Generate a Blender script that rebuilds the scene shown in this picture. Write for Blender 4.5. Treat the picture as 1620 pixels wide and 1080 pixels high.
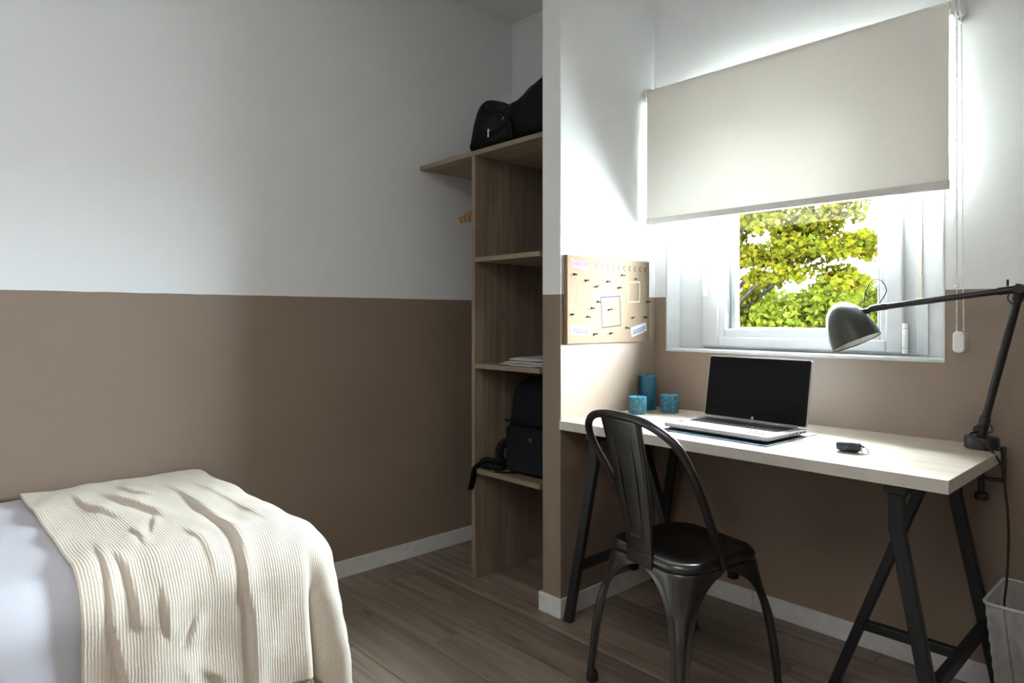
import bpy, bmesh, math, random
import numpy as np
from mathutils import Vector, Matrix
PI = math.pi
rnd = random.Random(7)
scene = bpy.context.scene
C = scene.collection
for o in list(bpy.data.objects): bpy.data.objects.remove(o)

# ------------------------------------------------------------------ camera
cam = bpy.data.cameras.new('camera'); camo = bpy.data.objects.new('camera', cam); C.objects.link(camo)
camo.location = (0, 0, 1.09)
camo.rotation_euler = (PI/2, 0, math.radians(90-42.831))
cam.sensor_width = 36.0; cam.lens = 36.0*1060.344/1620
cam.shift_y = -(540-501.739)/1620
cam.clip_start = 0.02; cam.clip_end = 300
scene.camera = camo

# ------------------------------------------------------------------ world, sun, exposure
SKY = 52.0
w = bpy.data.worlds.new('overcast_sky'); scene.world = w; w.use_nodes = True
bg = w.node_tree.nodes['Background']; bg.inputs[0].default_value = (0.83, 0.925, 1.0, 1); bg.inputs[1].default_value = SKY
sun = bpy.data.lights.new('sun', 'SUN'); sun.energy = 5.0; sun.angle = math.radians(2); sun.color = (1, .95, .85)
suno = bpy.data.objects.new('sun', sun); C.objects.link(suno); suno.rotation_euler = (math.radians(48), 0, math.radians(-28))
por = bpy.data.lights.new('window_portal', 'AREA'); por.shape = 'RECTANGLE'; por.size = 1.02; por.size_y = 1.0
por.cycles.is_portal = True
poro = bpy.data.objects.new('window_portal', por); C.objects.link(poro)
poro.location = (-1.12, 2.56, 1.45); poro.rotation_euler = (-PI/2, 0, 0)
# added soft fill light, no seen source, over the part of the room behind the camera
lamp = bpy.data.lights.new('added_fill_light', 'AREA'); lamp.shape = 'RECTANGLE'; lamp.size = 1.4; lamp.size_y = 1.2
lamp.energy = 9; lamp.color = (1.0, .96, .92)
fillo = bpy.data.objects.new('added_fill_light', lamp); C.objects.link(fillo); fillo.location = (-.35, -.75, 2.58)
vs = scene.view_settings
vs.view_transform = 'Standard'; vs.look = 'None'; vs.gamma = 1.0; vs.use_curve_mapping = False
vs.exposure = 1.48
cy = scene.cycles
cy.use_denoising = True
cy.max_bounces = 10; cy.diffuse_bounces = 6; cy.glossy_bounces = 4; cy.transparent_max_bounces = 16; cy.transmission_bounces = 6
cy.sample_clamp_indirect = 25.0
cy.caustics_reflective = False; cy.caustics_refractive = False

# ------------------------------------------------------------------ materials
MATS = {}
def mat(name, col=(.8, .8, .8), rough=.5, metal=0., spec=.5, **kw):
    if name in MATS: return MATS[name]
    m = bpy.data.materials.new(name); m.use_nodes = True
    b = m.node_tree.nodes['Principled BSDF']
    b.inputs['Base Color'].default_value = (*col, 1)
    b.inputs['Roughness'].default_value = rough
    b.inputs['Metallic'].default_value = metal
    b.inputs['Specular IOR Level'].default_value = spec
    for k, v in kw.items(): b.inputs[k.replace('_', ' ')].default_value = v
    MATS[name] = m
    return m
class NT:
    def __init__(s, m): s.t = m.node_tree; s.b = s.t.nodes.get('Principled BSDF'); s.out = s.t.nodes.get('Material Output')
    def n(s, typ, **kw):
        x = s.t.nodes.new(typ)
        for k, v in kw.items():
            if k.startswith('i_'):
                key = k[2:]; key = int(key) if key.isdigit() else key.replace('_', ' ')
                x.inputs[key].default_value = v
            else: setattr(x, k, v)
        return x
    def l(s, a, b): s.t.links.new(a, b)
    def ramp(s, fac, stops):
        r = s.n('ShaderNodeValToRGB'); e = r.color_ramp.elements
        while len(e) < len(stops): e.new(.5)
        for i, (p, c) in enumerate(stops): e[i].position = p; e[i].color = (*c, 1)
        s.l(fac, r.inputs[0]); return r.outputs[0]
    def bump(s, h, strength=.3, dist=.002, normal=None):
        b = s.n('ShaderNodeBump', i_Strength=strength, i_Distance=dist); s.l(h, b.inputs['Height'])
        if normal is not None: s.l(normal, b.inputs['Normal'])
        s.l(b.outputs[0], s.b.inputs['Normal']); return b.outputs[0]
    def mapped(s, scale=(1, 1, 1), coord='Object', off=None):
        tc = s.n('ShaderNodeTexCoord'); mp = s.n('ShaderNodeMapping'); mp.inputs['Scale'].default_value = scale
        s.l(tc.outputs[coord], mp.inputs[0])
        if off is not None: s.l(off, mp.inputs['Location'])
        return mp.outputs[0]

def wall_material():
    m = mat('two_tone_wall_paint', rough=.5, spec=.5); q = NT(m)
    g = q.n('ShaderNodeNewGeometry'); sp = q.n('ShaderNodeSeparateXYZ'); q.l(g.outputs['Position'], sp.inputs[0])
    no = q.n('ShaderNodeTexNoise', i_Scale=9.0, i_Detail=3.0); q.l(g.outputs['Position'], no.inputs['Vector'])
    wob = q.n('ShaderNodeMath', operation='MULTIPLY_ADD'); wob.inputs[1].default_value = .004; q.l(no.outputs[0], wob.inputs[0]); q.l(sp.outputs[2], wob.inputs[2])
    gt = q.n('ShaderNodeMath', operation='GREATER_THAN'); gt.inputs[1].default_value = 1.1757; q.l(wob.outputs[0], gt.inputs[0])
    mx = q.n('ShaderNodeMix', data_type='RGBA'); q.l(gt.outputs[0], mx.inputs[0])
    mx.inputs[6].default_value = (.265, .20, .153, 1); mx.inputs[7].default_value = (.78, .79, .80, 1)
    q.l(mx.outputs[2], q.b.inputs['Base Color'])
    n2 = q.n('ShaderNodeTexNoise', i_Scale=140.0, i_Detail=2.0); q.l(g.outputs['Position'], n2.inputs['Vector'])
    q.bump(n2.outputs[0], .06, .001)
    q.b.inputs['Roughness'].default_value = .50
    return m
def wood_material(name, c1, c2, c3, scale, rough=.5, axis=2, rand=False, knots=.0):
    m = mat(name, rough=rough, spec=.4); q = NT(m)
    off = None
    if rand:
        oi = q.n('ShaderNodeObjectInfo'); cb = q.n('ShaderNodeCombineXYZ')
        k = q.n('ShaderNodeMath', operation='MULTIPLY'); k.inputs[1].default_value = 37.0; q.l(oi.outputs['Random'], k.inputs[0])
        q.l(k.outputs[0], cb.inputs[0]); q.l(k.outputs[0], cb.inputs[1]); q.l(k.outputs[0], cb.inputs[2]); off = cb.outputs[0]
    s = [scale]*3; s[axis] = scale*.09
    v = q.mapped(tuple(s), off=off)
    n1 = q.n('ShaderNodeTexNoise', i_Scale=1.0, i_Detail=6.0, i_Roughness=.62, i_Distortion=.9); q.l(v, n1.inputs['Vector'])
    s2 = [scale*5]*3; s2[axis] = scale*.15
    v2 = q.mapped(tuple(s2), off=off)
    n2 = q.n('ShaderNodeTexNoise', i_Scale=1.0, i_Detail=4.0, i_Roughness=.6); q.l(v2, n2.inputs['Vector'])
    mxf = q.n('ShaderNodeMath', operation='MULTIPLY_ADD'); mxf.inputs[1].default_value = .45; q.l(n2.outputs[0], mxf.inputs[0])
    hf = q.n('ShaderNodeMath', operation='MULTIPLY'); hf.inputs[1].default_value = .62; q.l(n1.outputs[0], hf.inputs[0]); q.l(hf.outputs[0], mxf.inputs[2])
    col = q.ramp(mxf.outputs[0], [(.36, c1), (.52, c2), (.68, c3)])
    if rand:
        br = q.n('ShaderNodeMapRange', i_3=.86, i_4=1.12); oi2 = q.n('ShaderNodeObjectInfo'); q.l(oi2.outputs['Random'], br.inputs[0])
        mu = q.n('ShaderNodeMix', data_type='RGBA', blend_type='MULTIPLY', i_0=1.0); q.l(col, mu.inputs[6]); q.l(br.outputs[0], mu.inputs[7]); col = mu.outputs[2]
    if knots:
        s3 = [scale*.62]*3; s3[axis] = scale*.11
        v3 = q.mapped(tuple(s3), off=off)
        n3 = q.n('ShaderNodeTexNoise', i_Scale=1.0, i_Detail=5.0, i_Roughness=.7, i_Distortion=1.6); q.l(v3, n3.inputs['Vector'])
        kf = q.ramp(n3.outputs[0], [(.60, (1, 1, 1)), (.66, (1-knots*.55,)*3), (.72, (1-knots,)*3)])
        mu = q.n('ShaderNodeMix', data_type='RGBA', blend_type='MULTIPLY', i_0=1.0); q.l(col, mu.inputs[6]); q.l(kf, mu.inputs[7]); col = mu.outputs[2]
    q.l(col, q.b.inputs['Base Color'])
    q.bump(mxf.outputs[0], .12, .0015)
    return m
def noise_material(name, c1, c2, scale, rough=.5, metal=0., bump=0., dist=.001, spec=.5, lo=.4, hi=.62, stretch=(1, 1, 1), coat=0.):
    m = mat(name, rough=rough, metal=metal, spec=spec); q = NT(m)
    v = q.mapped(tuple(scale*a for a in stretch)); n1 = q.n('ShaderNodeTexNoise', i_Scale=1.0, i_Detail=5.0, i_Roughness=.6); q.l(v, n1.inputs['Vector'])
    q.l(q.ramp(n1.outputs[0], [(lo, c1), (hi, c2)]), q.b.inputs['Base Color'])
    if bump: q.bump(n1.outputs[0], bump, dist)
    if coat: q.b.inputs['Coat Weight'].default_value = coat
    return m

M_wall = wall_material()
M_ceil = noise_material('ceiling_paint', (.78, .78, .78), (.81, .81, .81), 30, .8)
M_base = noise_material('white_skirting', (.70, .70, .70), (.76, .76, .76), 20, .4)
M_floor = wood_material('taupe_laminate', (.115, .088, .066), (.225, .18, .14), (.33, .27, .215), 9, .42, axis=0, rand=True, knots=.6)
M_sub = mat('floor_underlay', (.05, .04, .03), .9)
M_shelf = wood_material('grey_oak_board', (.15, .115, .082), (.23, .18, .13), (.31, .25, .185), 11, .5, axis=2, knots=.35)
M_shelfh = wood_material('grey_oak_shelf', (.17, .13, .092), (.25, .20, .145), (.33, .27, .20), 11, .5, axis=0, knots=.3)
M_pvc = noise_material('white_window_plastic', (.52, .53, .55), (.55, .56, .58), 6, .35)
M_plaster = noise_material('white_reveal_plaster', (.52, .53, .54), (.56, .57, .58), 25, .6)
M_grey = mat('grey_gasket', (.45, .46, .48), .6)
M_white = mat('glossy_white_plastic', (.82, .82, .81), .25)
M_strap = noise_material('webbing_strap', (.50, .48, .42), (.62, .60, .54), 220, .8)
M_black = noise_material('black_powder_coat', (.010, .012, .015), (.016, .019, .023), 60, .42, bump=.05)
M_blackmetal = noise_material('black_lamp_metal', (.012, .013, .014), (.018, .019, .02), 40, .33)
M_cable = mat('black_cable', (.012, .012, .013), .5)
M_chrome = mat('bright_metal', (.7, .7, .7), .25, 1.)

def glass_material():
    m = bpy.data.materials.new('window_glass'); m.use_nodes = True; t = m.node_tree; t.nodes.clear()
    o = t.nodes.new('ShaderNodeOutputMaterial'); tr = t.nodes.new('ShaderNodeBsdfTransparent'); gl = t.nodes.new('ShaderNodeBsdfGlossy')
    gl.inputs['Roughness'].default_value = .02; tr.inputs[0].default_value = (.97, .99, .98, 1)
    lw = t.nodes.new('ShaderNodeFresnel'); lw.inputs[0].default_value = 1.15
    mx = t.nodes.new('ShaderNodeMixShader'); t.links.new(lw.outputs[0], mx.inputs[0]); t.links.new(tr.outputs[0], mx.inputs[1]); t.links.new(gl.outputs[0], mx.inputs[2]); t.links.new(mx.outputs[0], o.inputs[0])
    return m
def thin_material(name, col, trans, tcol=None, rough_noise=0., random_cols=None, bumpscale=None):
    m = bpy.data.materials.new(name); m.use_nodes = True; t = m.node_tree; t.nodes.clear()
    o = t.nodes.new('ShaderNodeOutputMaterial'); d = t.nodes.new('ShaderNodeBsdfDiffuse'); tl = t.nodes.new('ShaderNodeBsdfTranslucent')
    mx = t.nodes.new('ShaderNodeMixShader'); mx.inputs[0].default_value = trans
    d.inputs[0].default_value = (*col, 1); tl.inputs[0].default_value = (*(tcol or col), 1)
    if random_cols:
        g = t.nodes.new('ShaderNodeNewGeometry'); r = t.nodes.new('ShaderNodeValToRGB'); e = r.color_ramp.elements
        while len(e) < len(random_cols): e.new(.5)
        for i, c in enumerate(random_cols): e[i].position = i/(len(random_cols)-1); e[i].color = (*c, 1)
        t.links.new(g.outputs['Random Per Island'], r.inputs[0]); t.links.new(r.outputs[0], d.inputs[0]); t.links.new(r.outputs[0], tl.inputs[0])
    t.links.new(d.outputs[0], mx.inputs[1]); t.links.new(tl.outputs[0], mx.inputs[2]); t.links.new(mx.outputs[0], o.inputs[0])
    return m
M_glass = glass_material()

# ------------------------------------------------------------------ mesh helpers
def root(name, label, cat, loc=(0, 0, 0), rotz=0., group=None, kind=None):
    o = bpy.data.objects.new(name, None); C.objects.link(o); o.location = loc; o.rotation_euler = (0, 0, rotz)
    o.empty_display_size = .05
    return tag(o, label, cat, group, kind)
def tag(o, label=None, cat=None, group=None, kind=None):
    if label: o['label'] = label
    if cat: o['category'] = cat
    if group: o['group'] = group
    if kind: o['kind'] = kind
    return o
class MB:
    def __init__(s): s.v = []; s.f = []; s.m = []; s.cur = 0
    def add(s, vs, fs):
        b = len(s.v); s.v += [tuple(p) for p in vs]; s.f += [tuple(i+b for i in f) for f in fs]; s.m += [s.cur]*len(fs); return s
    def box(s, x0, x1, y0, y1, z0, z1, M=None):
        vs = [Vector((x, y, z)) for z in (z0, z1) for y in (y0, y1) for x in (x0, x1)]
        if M is not None: vs = [M @ p for p in vs]
        return s.add(vs, [(0, 2, 3, 1), (4, 5, 7, 6), (0, 1, 5, 4), (2, 6, 7, 3), (0, 4, 6, 2), (1, 3, 7, 5)])
    def prism(s, poly, h0, h1, axis='z', M=None):
        n = len(poly); f = {'z': lambda a, b, h: (a, b, h), 'x': lambda a, b, h: (h, a, b), 'y': lambda a, b, h: (a, h, b)}[axis]
        vs = [Vector(f(a, b, h)) for h in (h0, h1) for a, b in poly]
        if M is not None: vs = [M @ p for p in vs]
        return s.add(vs, [tuple(range(n-1, -1, -1)), tuple(range(n, 2*n))] + [(i, (i+1) % n, n+(i+1) % n, n+i) for i in range(n)])
    def bar(s, p0, p1, w, h, up=(0, 0, 1)):
        p0 = Vector(p0); p1 = Vector(p1); d = (p1-p0).normalized(); up = Vector(up)
        a = d.cross(up)
        if a.length < 1e-4: a = d.cross(Vector((0, 1, 0)))
        a.normalize(); b = a.cross(d)
        vs = [p+a*(w/2*i)+b*(h/2*j) for p in (p0, p1) for i, j in ((-1, -1), (1, -1), (1, 1), (-1, 1))]
        return s.add(vs, [(0, 1, 2, 3), (7, 6, 5, 4), (0, 4, 5, 1), (1, 5, 6, 2), (2, 6, 7, 3), (3, 7, 4, 0)])
    def tube(s, pts, r, n=10, closed=False, caps=True, flat=None, upv=None):
        P = [Vector(p) for p in pts]; N = len(P); rs = r if isinstance(r, (list, tuple)) else [r]*N
        T = []
        for i in range(N):
            a = P[(i-1) % N] if (i > 0 or closed) else P[i]; b = P[(i+1) % N] if (i < N-1 or closed) else P[i]
            T.append((b-a).normalized())
        u = Vector(upv) if upv else Vector((0, 0, 1))
        if abs(T[0].dot(u)) > .95: u = Vector((1, 0, 0))
        u = (u-T[0]*u.dot(T[0])).normalized(); vs = []
        fw, fh = flat if flat else (1, 1)
        for i in range(N):
            u = (u-T[i]*u.dot(T[i])).normalized(); q = T[i].cross(u)
            for k in range(n):
                a = 2*PI*k/n+PI/n; vs.append(P[i]+(u*math.cos(a)*fw+q*math.sin(a)*fh)*rs[i])
        fs = []
        for i in range(N if closed else N-1):
            j = (i+1) % N
            for k in range(n): l = (k+1) % n; fs.append((i*n+k, i*n+l, j*n+l, j*n+k))
        if caps and not closed: fs += [tuple(range(n-1, -1, -1)), tuple((N-1)*n+k for k in range(n))]
        return s.add(vs, fs)
    def lathe(s, prof, n=32, M=None, cap0=True, cap1=True):
        vs = []; fs = []
        for r, z in prof:
            for k in range(n):
                a = 2*PI*k/n; p = Vector((r*math.cos(a), r*math.sin(a), z)); vs.append(M @ p if M is not None else p)
        m = len(prof)
        for i in range(m-1):
            for k in range(n): l = (k+1) % n; fs.append((i*n+k, i*n+l, (i+1)*n+l, (i+1)*n+k))
        if cap0: fs.append(tuple(range(n-1, -1, -1)))
        if cap1: fs.append(tuple((m-1)*n+k for k in range(n)))
        return s.add(vs, fs)
    def grid(s, pts, nu, nv, closed_u=False):
        fs = []
        for i in range(nu if closed_u else nu-1):
            for j in range(nv-1):
                a = i*nv+j; b = ((i+1) % nu)*nv+j; fs.append((a, b, b+1, a+1))
        return s.add(pts, fs)
    def build(s, name, material, parent=None, local=False, smooth=False, bevel=0., seg=2, solid=0., sub=0, auto=None):
        me = bpy.data.meshes.new(name)
        off = Vector((0, 0, 0))
        if parent is not None and not local:
            p = parent
            while p is not None: off += p.location; p = p.parent
        me.from_pydata([tuple(Vector(p)-off) for p in s.v], [], s.f); me.update()
        mats = material if isinstance(material, (list, tuple)) else [material]
        for m_ in mats: me.materials.append(m_)
        if len(mats) > 1: me.polygons.foreach_set('material_index', s.m)
        if smooth:
            me.polygons.foreach_set('use_smooth', [True]*len(me.polygons))
            if auto: me.set_sharp_from_angle(angle=math.radians(auto))
        o = bpy.data.objects.new(name, me); C.objects.link(o)
        if parent is not None: o.parent = parent
        if solid: md = o.modifiers.new('thick', 'SOLIDIFY'); md.thickness = solid; md.offset = 0
        if bevel:
            md = o.modifiers.new('bevel', 'BEVEL'); md.width = bevel; md.segments = seg; md.limit_method = 'ANGLE'; md.angle_limit = math.radians(40)
            me.polygons.foreach_set('use_smooth', [True]*len(me.polygons)); me.set_sharp_from_angle(angle=math.radians(50))
        if sub: md = o.modifiers.new('sub', 'SUBSURF'); md.levels = sub; md.render_levels = sub
        return o
def smooth_path(pts, k=6, closed=False):
    P = [Vector(p) for p in pts]; n = len(P); out = []
    for i in range(n if closed else n-1):
        g = lambda j: P[j % n] if closed else P[max(0, min(n-1, j))]
        p0, p1, p2, p3 = g(i-1), g(i), g(i+1), g(i+2)
        for q in range(k):
            t = q/k; out.append(.5*((2*p1)+(-p0+p2)*t+(2*p0-5*p1+4*p2-p3)*t*t+(-p0+3*p1-3*p2+p3)*t**3))
    if not closed: out.append(P[-1])
    return out
def rrect(w, h, r, n=5, cx=0, cy=0):
    out = []
    for (sx, sy, a0) in ((1, 1, 0), (-1, 1, PI/2), (-1, -1, PI), (1, -1, 1.5*PI)):
        for k in range(n+1):
            a = a0+PI/2*k/n; out.append((cx+sx*(w/2-r)+r*math.cos(a), cy+sy*(h/2-r)+r*math.sin(a)))
    return out
def noise2(x, y, s=0):
    return (math.sin(x*1.7+s*3.1+math.sin(y*2.3+s))+math.sin(y*1.9-s*1.3+math.sin(x*2.9+2*s))+.5*math.sin(3.1*x+2.7*y+s*5))/2.5
def text_mesh(body, size, name, material, parent, M):
    cu = bpy.data.curves.new(name, 'FONT'); cu.body = body; cu.size = size; cu.align_x = 'CENTER'; cu.align_y = 'CENTER'; cu.resolution_u = 3
    t = bpy.data.objects.new('t', cu); C.objects.link(t)
    me = bpy.data.meshes.new_from_object(t); bpy.data.objects.remove(t); bpy.data.curves.remove(cu)
    me.transform(M); me.materials.clear(); me.materials.append(material); me.name = name
    o = bpy.data.objects.new(name, me); C.objects.link(o); o.parent = parent
    return o

# ------------------------------------------------------------------ room dimensions (metres)
YW, XS, YS, XE, XL = 2.365, -1.664, 1.782, -1.756, -2.549
XR, YB, HC = 1.05, -1.35, 2.61
ZD, XD, YD = .7157, -.4458, 1.775
BB, BT = .0695, .010
WX0, WX1, WZ0, WZ1 = -1.609, -.603, .954, 1.98

def struct(o, label=None): o['kind'] = 'structure'; return o if not label else tag(o, label)

# floor of separate laminate boards, running along the window wall
fl = struct(MB().box(XL-.15, XR+.15, YB-.15, YW+.15, -.06, -.012).build('floor', M_sub), 'taupe wood-look laminate floor')
pw, pl = .192, 1.285
y = YB-.02; row = 0
plank_meshes = {}
while y < YW:
    y1 = min(y+pw, YW+.01); x = XL-.01-((row*.437+.31) % 1.0)*pl
    while x < XR:
        a = max(x, XL-.01); b = min(x+pl, XR+.01)
        if b-a > .02:
            key = (round(b-a, 3), round(y1-y, 3))
            if key in plank_meshes:
                o = bpy.data.objects.new('plank', plank_meshes[key]); C.objects.link(o); o.parent = fl
            else:
                L, Wd = b-a-.0012, y1-y-.0012
                o = MB().box(-L/2, L/2, -Wd/2, Wd/2, -.012, 0).build('plank', M_floor, fl, local=True)
                bm = bmesh.new(); bm.from_mesh(o.data)
                bmesh.ops.bevel(bm, geom=[e for e in bm.edges if all(v.co.z > -.001 for v in e.verts)], offset=.0012, segments=1, affect='EDGES')
                bm.to_mesh(o.data); bm.free(); plank_meshes[key] = o.data
            o.location = ((a+b)/2, (y+y1)/2, 0)
        x += pl
    y = y1; row += 1

ce = struct(MB().box(XL-.15, XR+.15, YB-.15, YW+.25, HC, HC+.12).build('ceiling', M_ceil), 'white ceiling')
MB().box(-1.07, .37, -1.37+.02, -.13, 2.583, HC-.0005).build('added_fill_panel', M_base, ce, bevel=.004)  # made-up fixture body for the added fill light
struct(MB().box(XL-.15, XL, YB, YW, -.05, HC).build('wall_left', M_wall), 'wall behind the bed, white above brown paint')
struct(MB().box(XR, XR+.15, YB, YW, -.05, HC).build('wall_right', M_wall))
struct(MB().box(XL-.15, XR+.15, YB-.15, YB, -.05, HC).build('wall_front', M_wall))
TW = .24
mb = MB()
mb.box(XL-.15, WX0, YW, YW+TW, -.05, HC); mb.box(WX1, XR+.15, YW, YW+TW, -.05, HC)
mb.box(WX0, WX1, YW, YW+TW, -.05, WZ0); mb.box(WX0, WX1, YW, YW+TW, WZ1, HC)
struct(mb.build('wall_back', M_wall), 'window wall, white above brown paint')
mb = MB().box(XE, XS, YS, YW, -.05, HC)
struct(mb.build('wall_partition', M_wall, bevel=.003), 'short partition wall between the open wardrobe and the desk niche')
# white skirting
def skirting(name, x0, x1, y0, y1):
    return struct(MB().box(x0, x1, y0, y1, 0, BB).build(name, M_base, bevel=.002))
skirting('baseboard_left', XL, XL+BT, YB, YW)
b1 = struct(MB().box(XS+BT, -1.2245, YW-BT, YW, 0, BB).build('baseboard_back', M_base, bevel=.0015), 'white skirting under the window')
MB().box(-1.2230, XR, YW-BT, YW, 0, BB).build('skirting_length', M_base, b1, bevel=.0015)
b2 = struct(MB().box(XE-BT, XS+BT, YS-BT, YS, 0, BB).build('baseboard_partition', M_base, bevel=.0015), 'white skirting wrapped around the partition end')
MB().box(XS, XS+BT, YS, YW, 0, BB).build('skirting_length', M_base, b2, bevel=.0015)
MB().box(XE-BT, XE, YS, YW, 0, BB).build('skirting_length', M_base, b2, bevel=.0015)
skirting('baseboard_closet', XL+BT, XE-BT, YW-BT, YW)

# ------------------------------------------------------------------ window
win = bpy.data.objects.new('window_1', None); C.objects.link(win); win.location = (-1.106, YW+.1, WZ0); struct(win, 'white plastic casement window with half lowered roller blind')
d = YW+.09
e = .003
# plastered reveal lining
mb = MB(); mb.box(WX0+e*0, WX0+.006, YW-.001, d+.05, WZ0, WZ1); mb.box(WX1-.006, WX1, YW-.001, d+.05, WZ0, WZ1); mb.box(WX0+.006, WX1-.006, YW+.0, d+.05, WZ1-.006, WZ1)
mb.build('reveal', M_plaster, win)
MB().box(WX0+.001, WX1-.001, YW-.004, d+.05, WZ0-.004, WZ0+.008).build('sill', M_plaster, win, bevel=.003)
FX0, FX1 = WX0+.006, -.700
def frame(mb, x0, x1, z0, z1, wl, wr, wb, wt, y0, y1):
    mb.box(x0, x0+wl, y0, y1, z0, z1); mb.box(x1-wr, x1, y0, y1, z0, z1)
    mb.box(x0+wl, x1-wr, y0, y1, z0, z0+wb); mb.box(x0+wl, x1-wr, y0, y1, z1-wt, z1); return mb
frame(MB(), FX0, FX1, WZ0+.008, WZ1-.006, .12, .05, .04, .06, d, d+.06).build('frame', M_pvc, win, bevel=.003)
SX0, SX1, SZ0, SZ1 = -1.487, -.742, .972, 1.93
frame(MB(), SX0, SX1, SZ0, SZ1, .074, .052, .041, .06, YW+.072, d+.045).build('sash', M_pvc, win, bevel=.006, seg=3)
frame(MB(), SX0+.070, SX1-.048, SZ0+.037, SZ1-.056, .030, .023, .034, .03, YW+.080, d+.035).build('glazing_bead', M_pvc, win, bevel=.004)
frame(MB(), SX0+.0995, SX1-.0705, SZ0+.0705, SZ1-.0855, .0035, .003, .003, .003, YW+.105, YW+.113).build('gasket', M_grey, win)
frame(MB(), SX0+.090, SX1-.062, SZ0+.060, SZ1-.08, .036, .03, .018, .03, YW+.118, YW+.150).build('outer_frame', M_pvc, win, bevel=.002)
MB().box(SX0+.095, SX1-.066, YW+.113, YW+.117, SZ0+.066, SZ1-.08).build('pane', M_glass, win)
# white side board with shutter strap on the hinge side
MB().box(FX1, WX1-.006, d-.006, d+.05, WZ0+.008, WZ1-.006).build('side_board', M_plaster, win, bevel=.002)
MB().box(-.706, -.688, d-.0095, d-.0075, 1.145, WZ1-.02).build('shutter_strap', M_strap, win)
wb_ = MB().prism(rrect(.036, .185, .006, 4, -.687, 1.06), d-.012, d-.005, 'y').build('strap_winder', M_pvc, win, bevel=.002)
MB().box(-.702, -.678, d-.0135, d-.0118, 1.137, 1.147).build('strap_slot', mat('slot_black', (.02, .02, .02), .5), wb_)
MB().lathe([(.0035, 0), (.0035, .001)], 12, Matrix.Translation((-.687, d-.0121, .985)) @ Matrix.Rotation(PI/2, 4, 'X')).build('screw', M_grey, wb_)
# hinge
hg = MB().tube([(-.735, YW+.072, .972), (-.735, YW+.072, 1.07)], .009, 14).build('hinge', M_white, win, smooth=True, auto=40)
for z in (.987, 1.052): MB().tube([(-.735, YW+.072, z), (-.735, YW+.072, z+.0025)], .0094, 14).build('hinge_ring', M_grey, hg, smooth=True, auto=40)
# handle
hd = MB().prism(rrect(.028, .118, .012, 6, -1.430, 1.282), YW+.058, YW+.0725, 'y').build('handle_plate', M_white, win, bevel=.004, seg=3)
hp = smooth_path([(-1.430, YW+.06, 1.292), (-1.430, YW+.030, 1.292), (-1.431, YW+.014, 1.288), (-1.434, YW+.008, 1.27), (-1.438, YW+.012, 1.22), (-1.438, YW+.018, 1.175)], 5)
MB().tube(hp, [.011]*6+[.0125]*(len(hp)-8)+[.0115, .010], 14, flat=(1.0, .85)).build('handle', M_white, win, smooth=True, auto=50)

# ------------------------------------------------------------------ outside: trees, a far house, ground
struct(MB().box(-90, 60, YW+3.2, 140, -5.2, -5.0).build('ground', noise_material('garden_ground', (.50, .50, .47), (.58, .57, .54), .6, .9)), 'garden ground far below the window')
def leaf_cloud(blobs, size, seed, fold=.25, tri=False):
    R = np.random.default_rng(seed); V = []; F = []; b = 0
    for (cx, cy_, cz, rx, ry, rz, n, shell) in blobs:
        dirs = R.normal(size=(n, 3)); dirs /= np.linalg.norm(dirs, axis=1)[:, None]
        rad = shell+(1-shell)*R.random(n)**.5
        c = np.array([cx, cy_, cz])+dirs*rad[:, None]*np.array([rx, ry, rz])
        a = R.normal(size=(n, 3)); a /= np.linalg.norm(a, axis=1)[:, None]
        q = np.cross(a, R.normal(size=(n, 3))); q /= np.linalg.norm(q, axis=1)[:, None]
        nn = np.cross(a, q); s = size*(.6+.8*R.random(n))[:, None]
        # five-point leaf, folded along its rib
        p = np.stack([c-a*s*.5, c+q*s*.38+nn*s*fold*.4-a*s*.05, c+a*s*.55, c-q*s*.38+nn*s*fold*.4-a*s*.05], 1).reshape(-1, 3)
        V.append(p); m = np.arange(n)*4+b; F.append(np.stack([m, m+1, m+2], 1)); F.append(np.stack([m, m+2, m+3], 1)); b += 4*n
    return np.concatenate(V), np.concatenate(F)
def leaf_object(name, cloud, material, parent):
    V, F = cloud; off = np.array(parent.location)
    me = bpy.data.meshes.new(name); me.from_pydata((V-off).tolist(), [], F.tolist()); me.materials.append(material)
    o = bpy.data.objects.new(name, me); C.objects.link(o); o.parent = parent; o['kind'] = 'stuff'; return o
LEAF_A = thin_material('autumn_maple_leaf', (.1, .1, .01), .45, random_cols=[tuple(v*.235 for v in c) for c in [(.055, .062, .004), (.070, .070, .004), (.085, .065, .005), (.050, .064, .005), (.095, .074, .008), (.040, .055, .005)]])
LEAF_B = thin_material('lime_leaf', (.1, .1, .01), .45, random_cols=[tuple(v*.29 for v in c) for c in [(.048, .064, .004), (.064, .078, .006), (.080, .083, .010), (.040, .056, .004), (.095, .095, .022)]])
M_bark = noise_material('bark', (.0035, .003, .0024), (.007, .006, .005), 14, 1.0, bump=.4, dist=.01, spec=0.)
tr = root('maple_tree', 'tall yellow-green leafy tree with open crown against the sky outside the window', 'tree', (-6.5, 10.2, -5.0))
mb = MB()
trunk = smooth_path([(-6.5, 10.2, -5), (-6.45, 10.15, -2.5), (-6.3, 10.0, -.4), (-6.0, 9.9, 1.2), (-5.5, 9.7, 2.3), (-4.9, 9.6, 3.2)], 4)
mb.tube(trunk, [.22-.19*i/(len(trunk)-1) for i in range(len(trunk))], 8)
mb.build('trunk', M_bark, tr, smooth=True)
mb = MB(); ends = []
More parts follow.
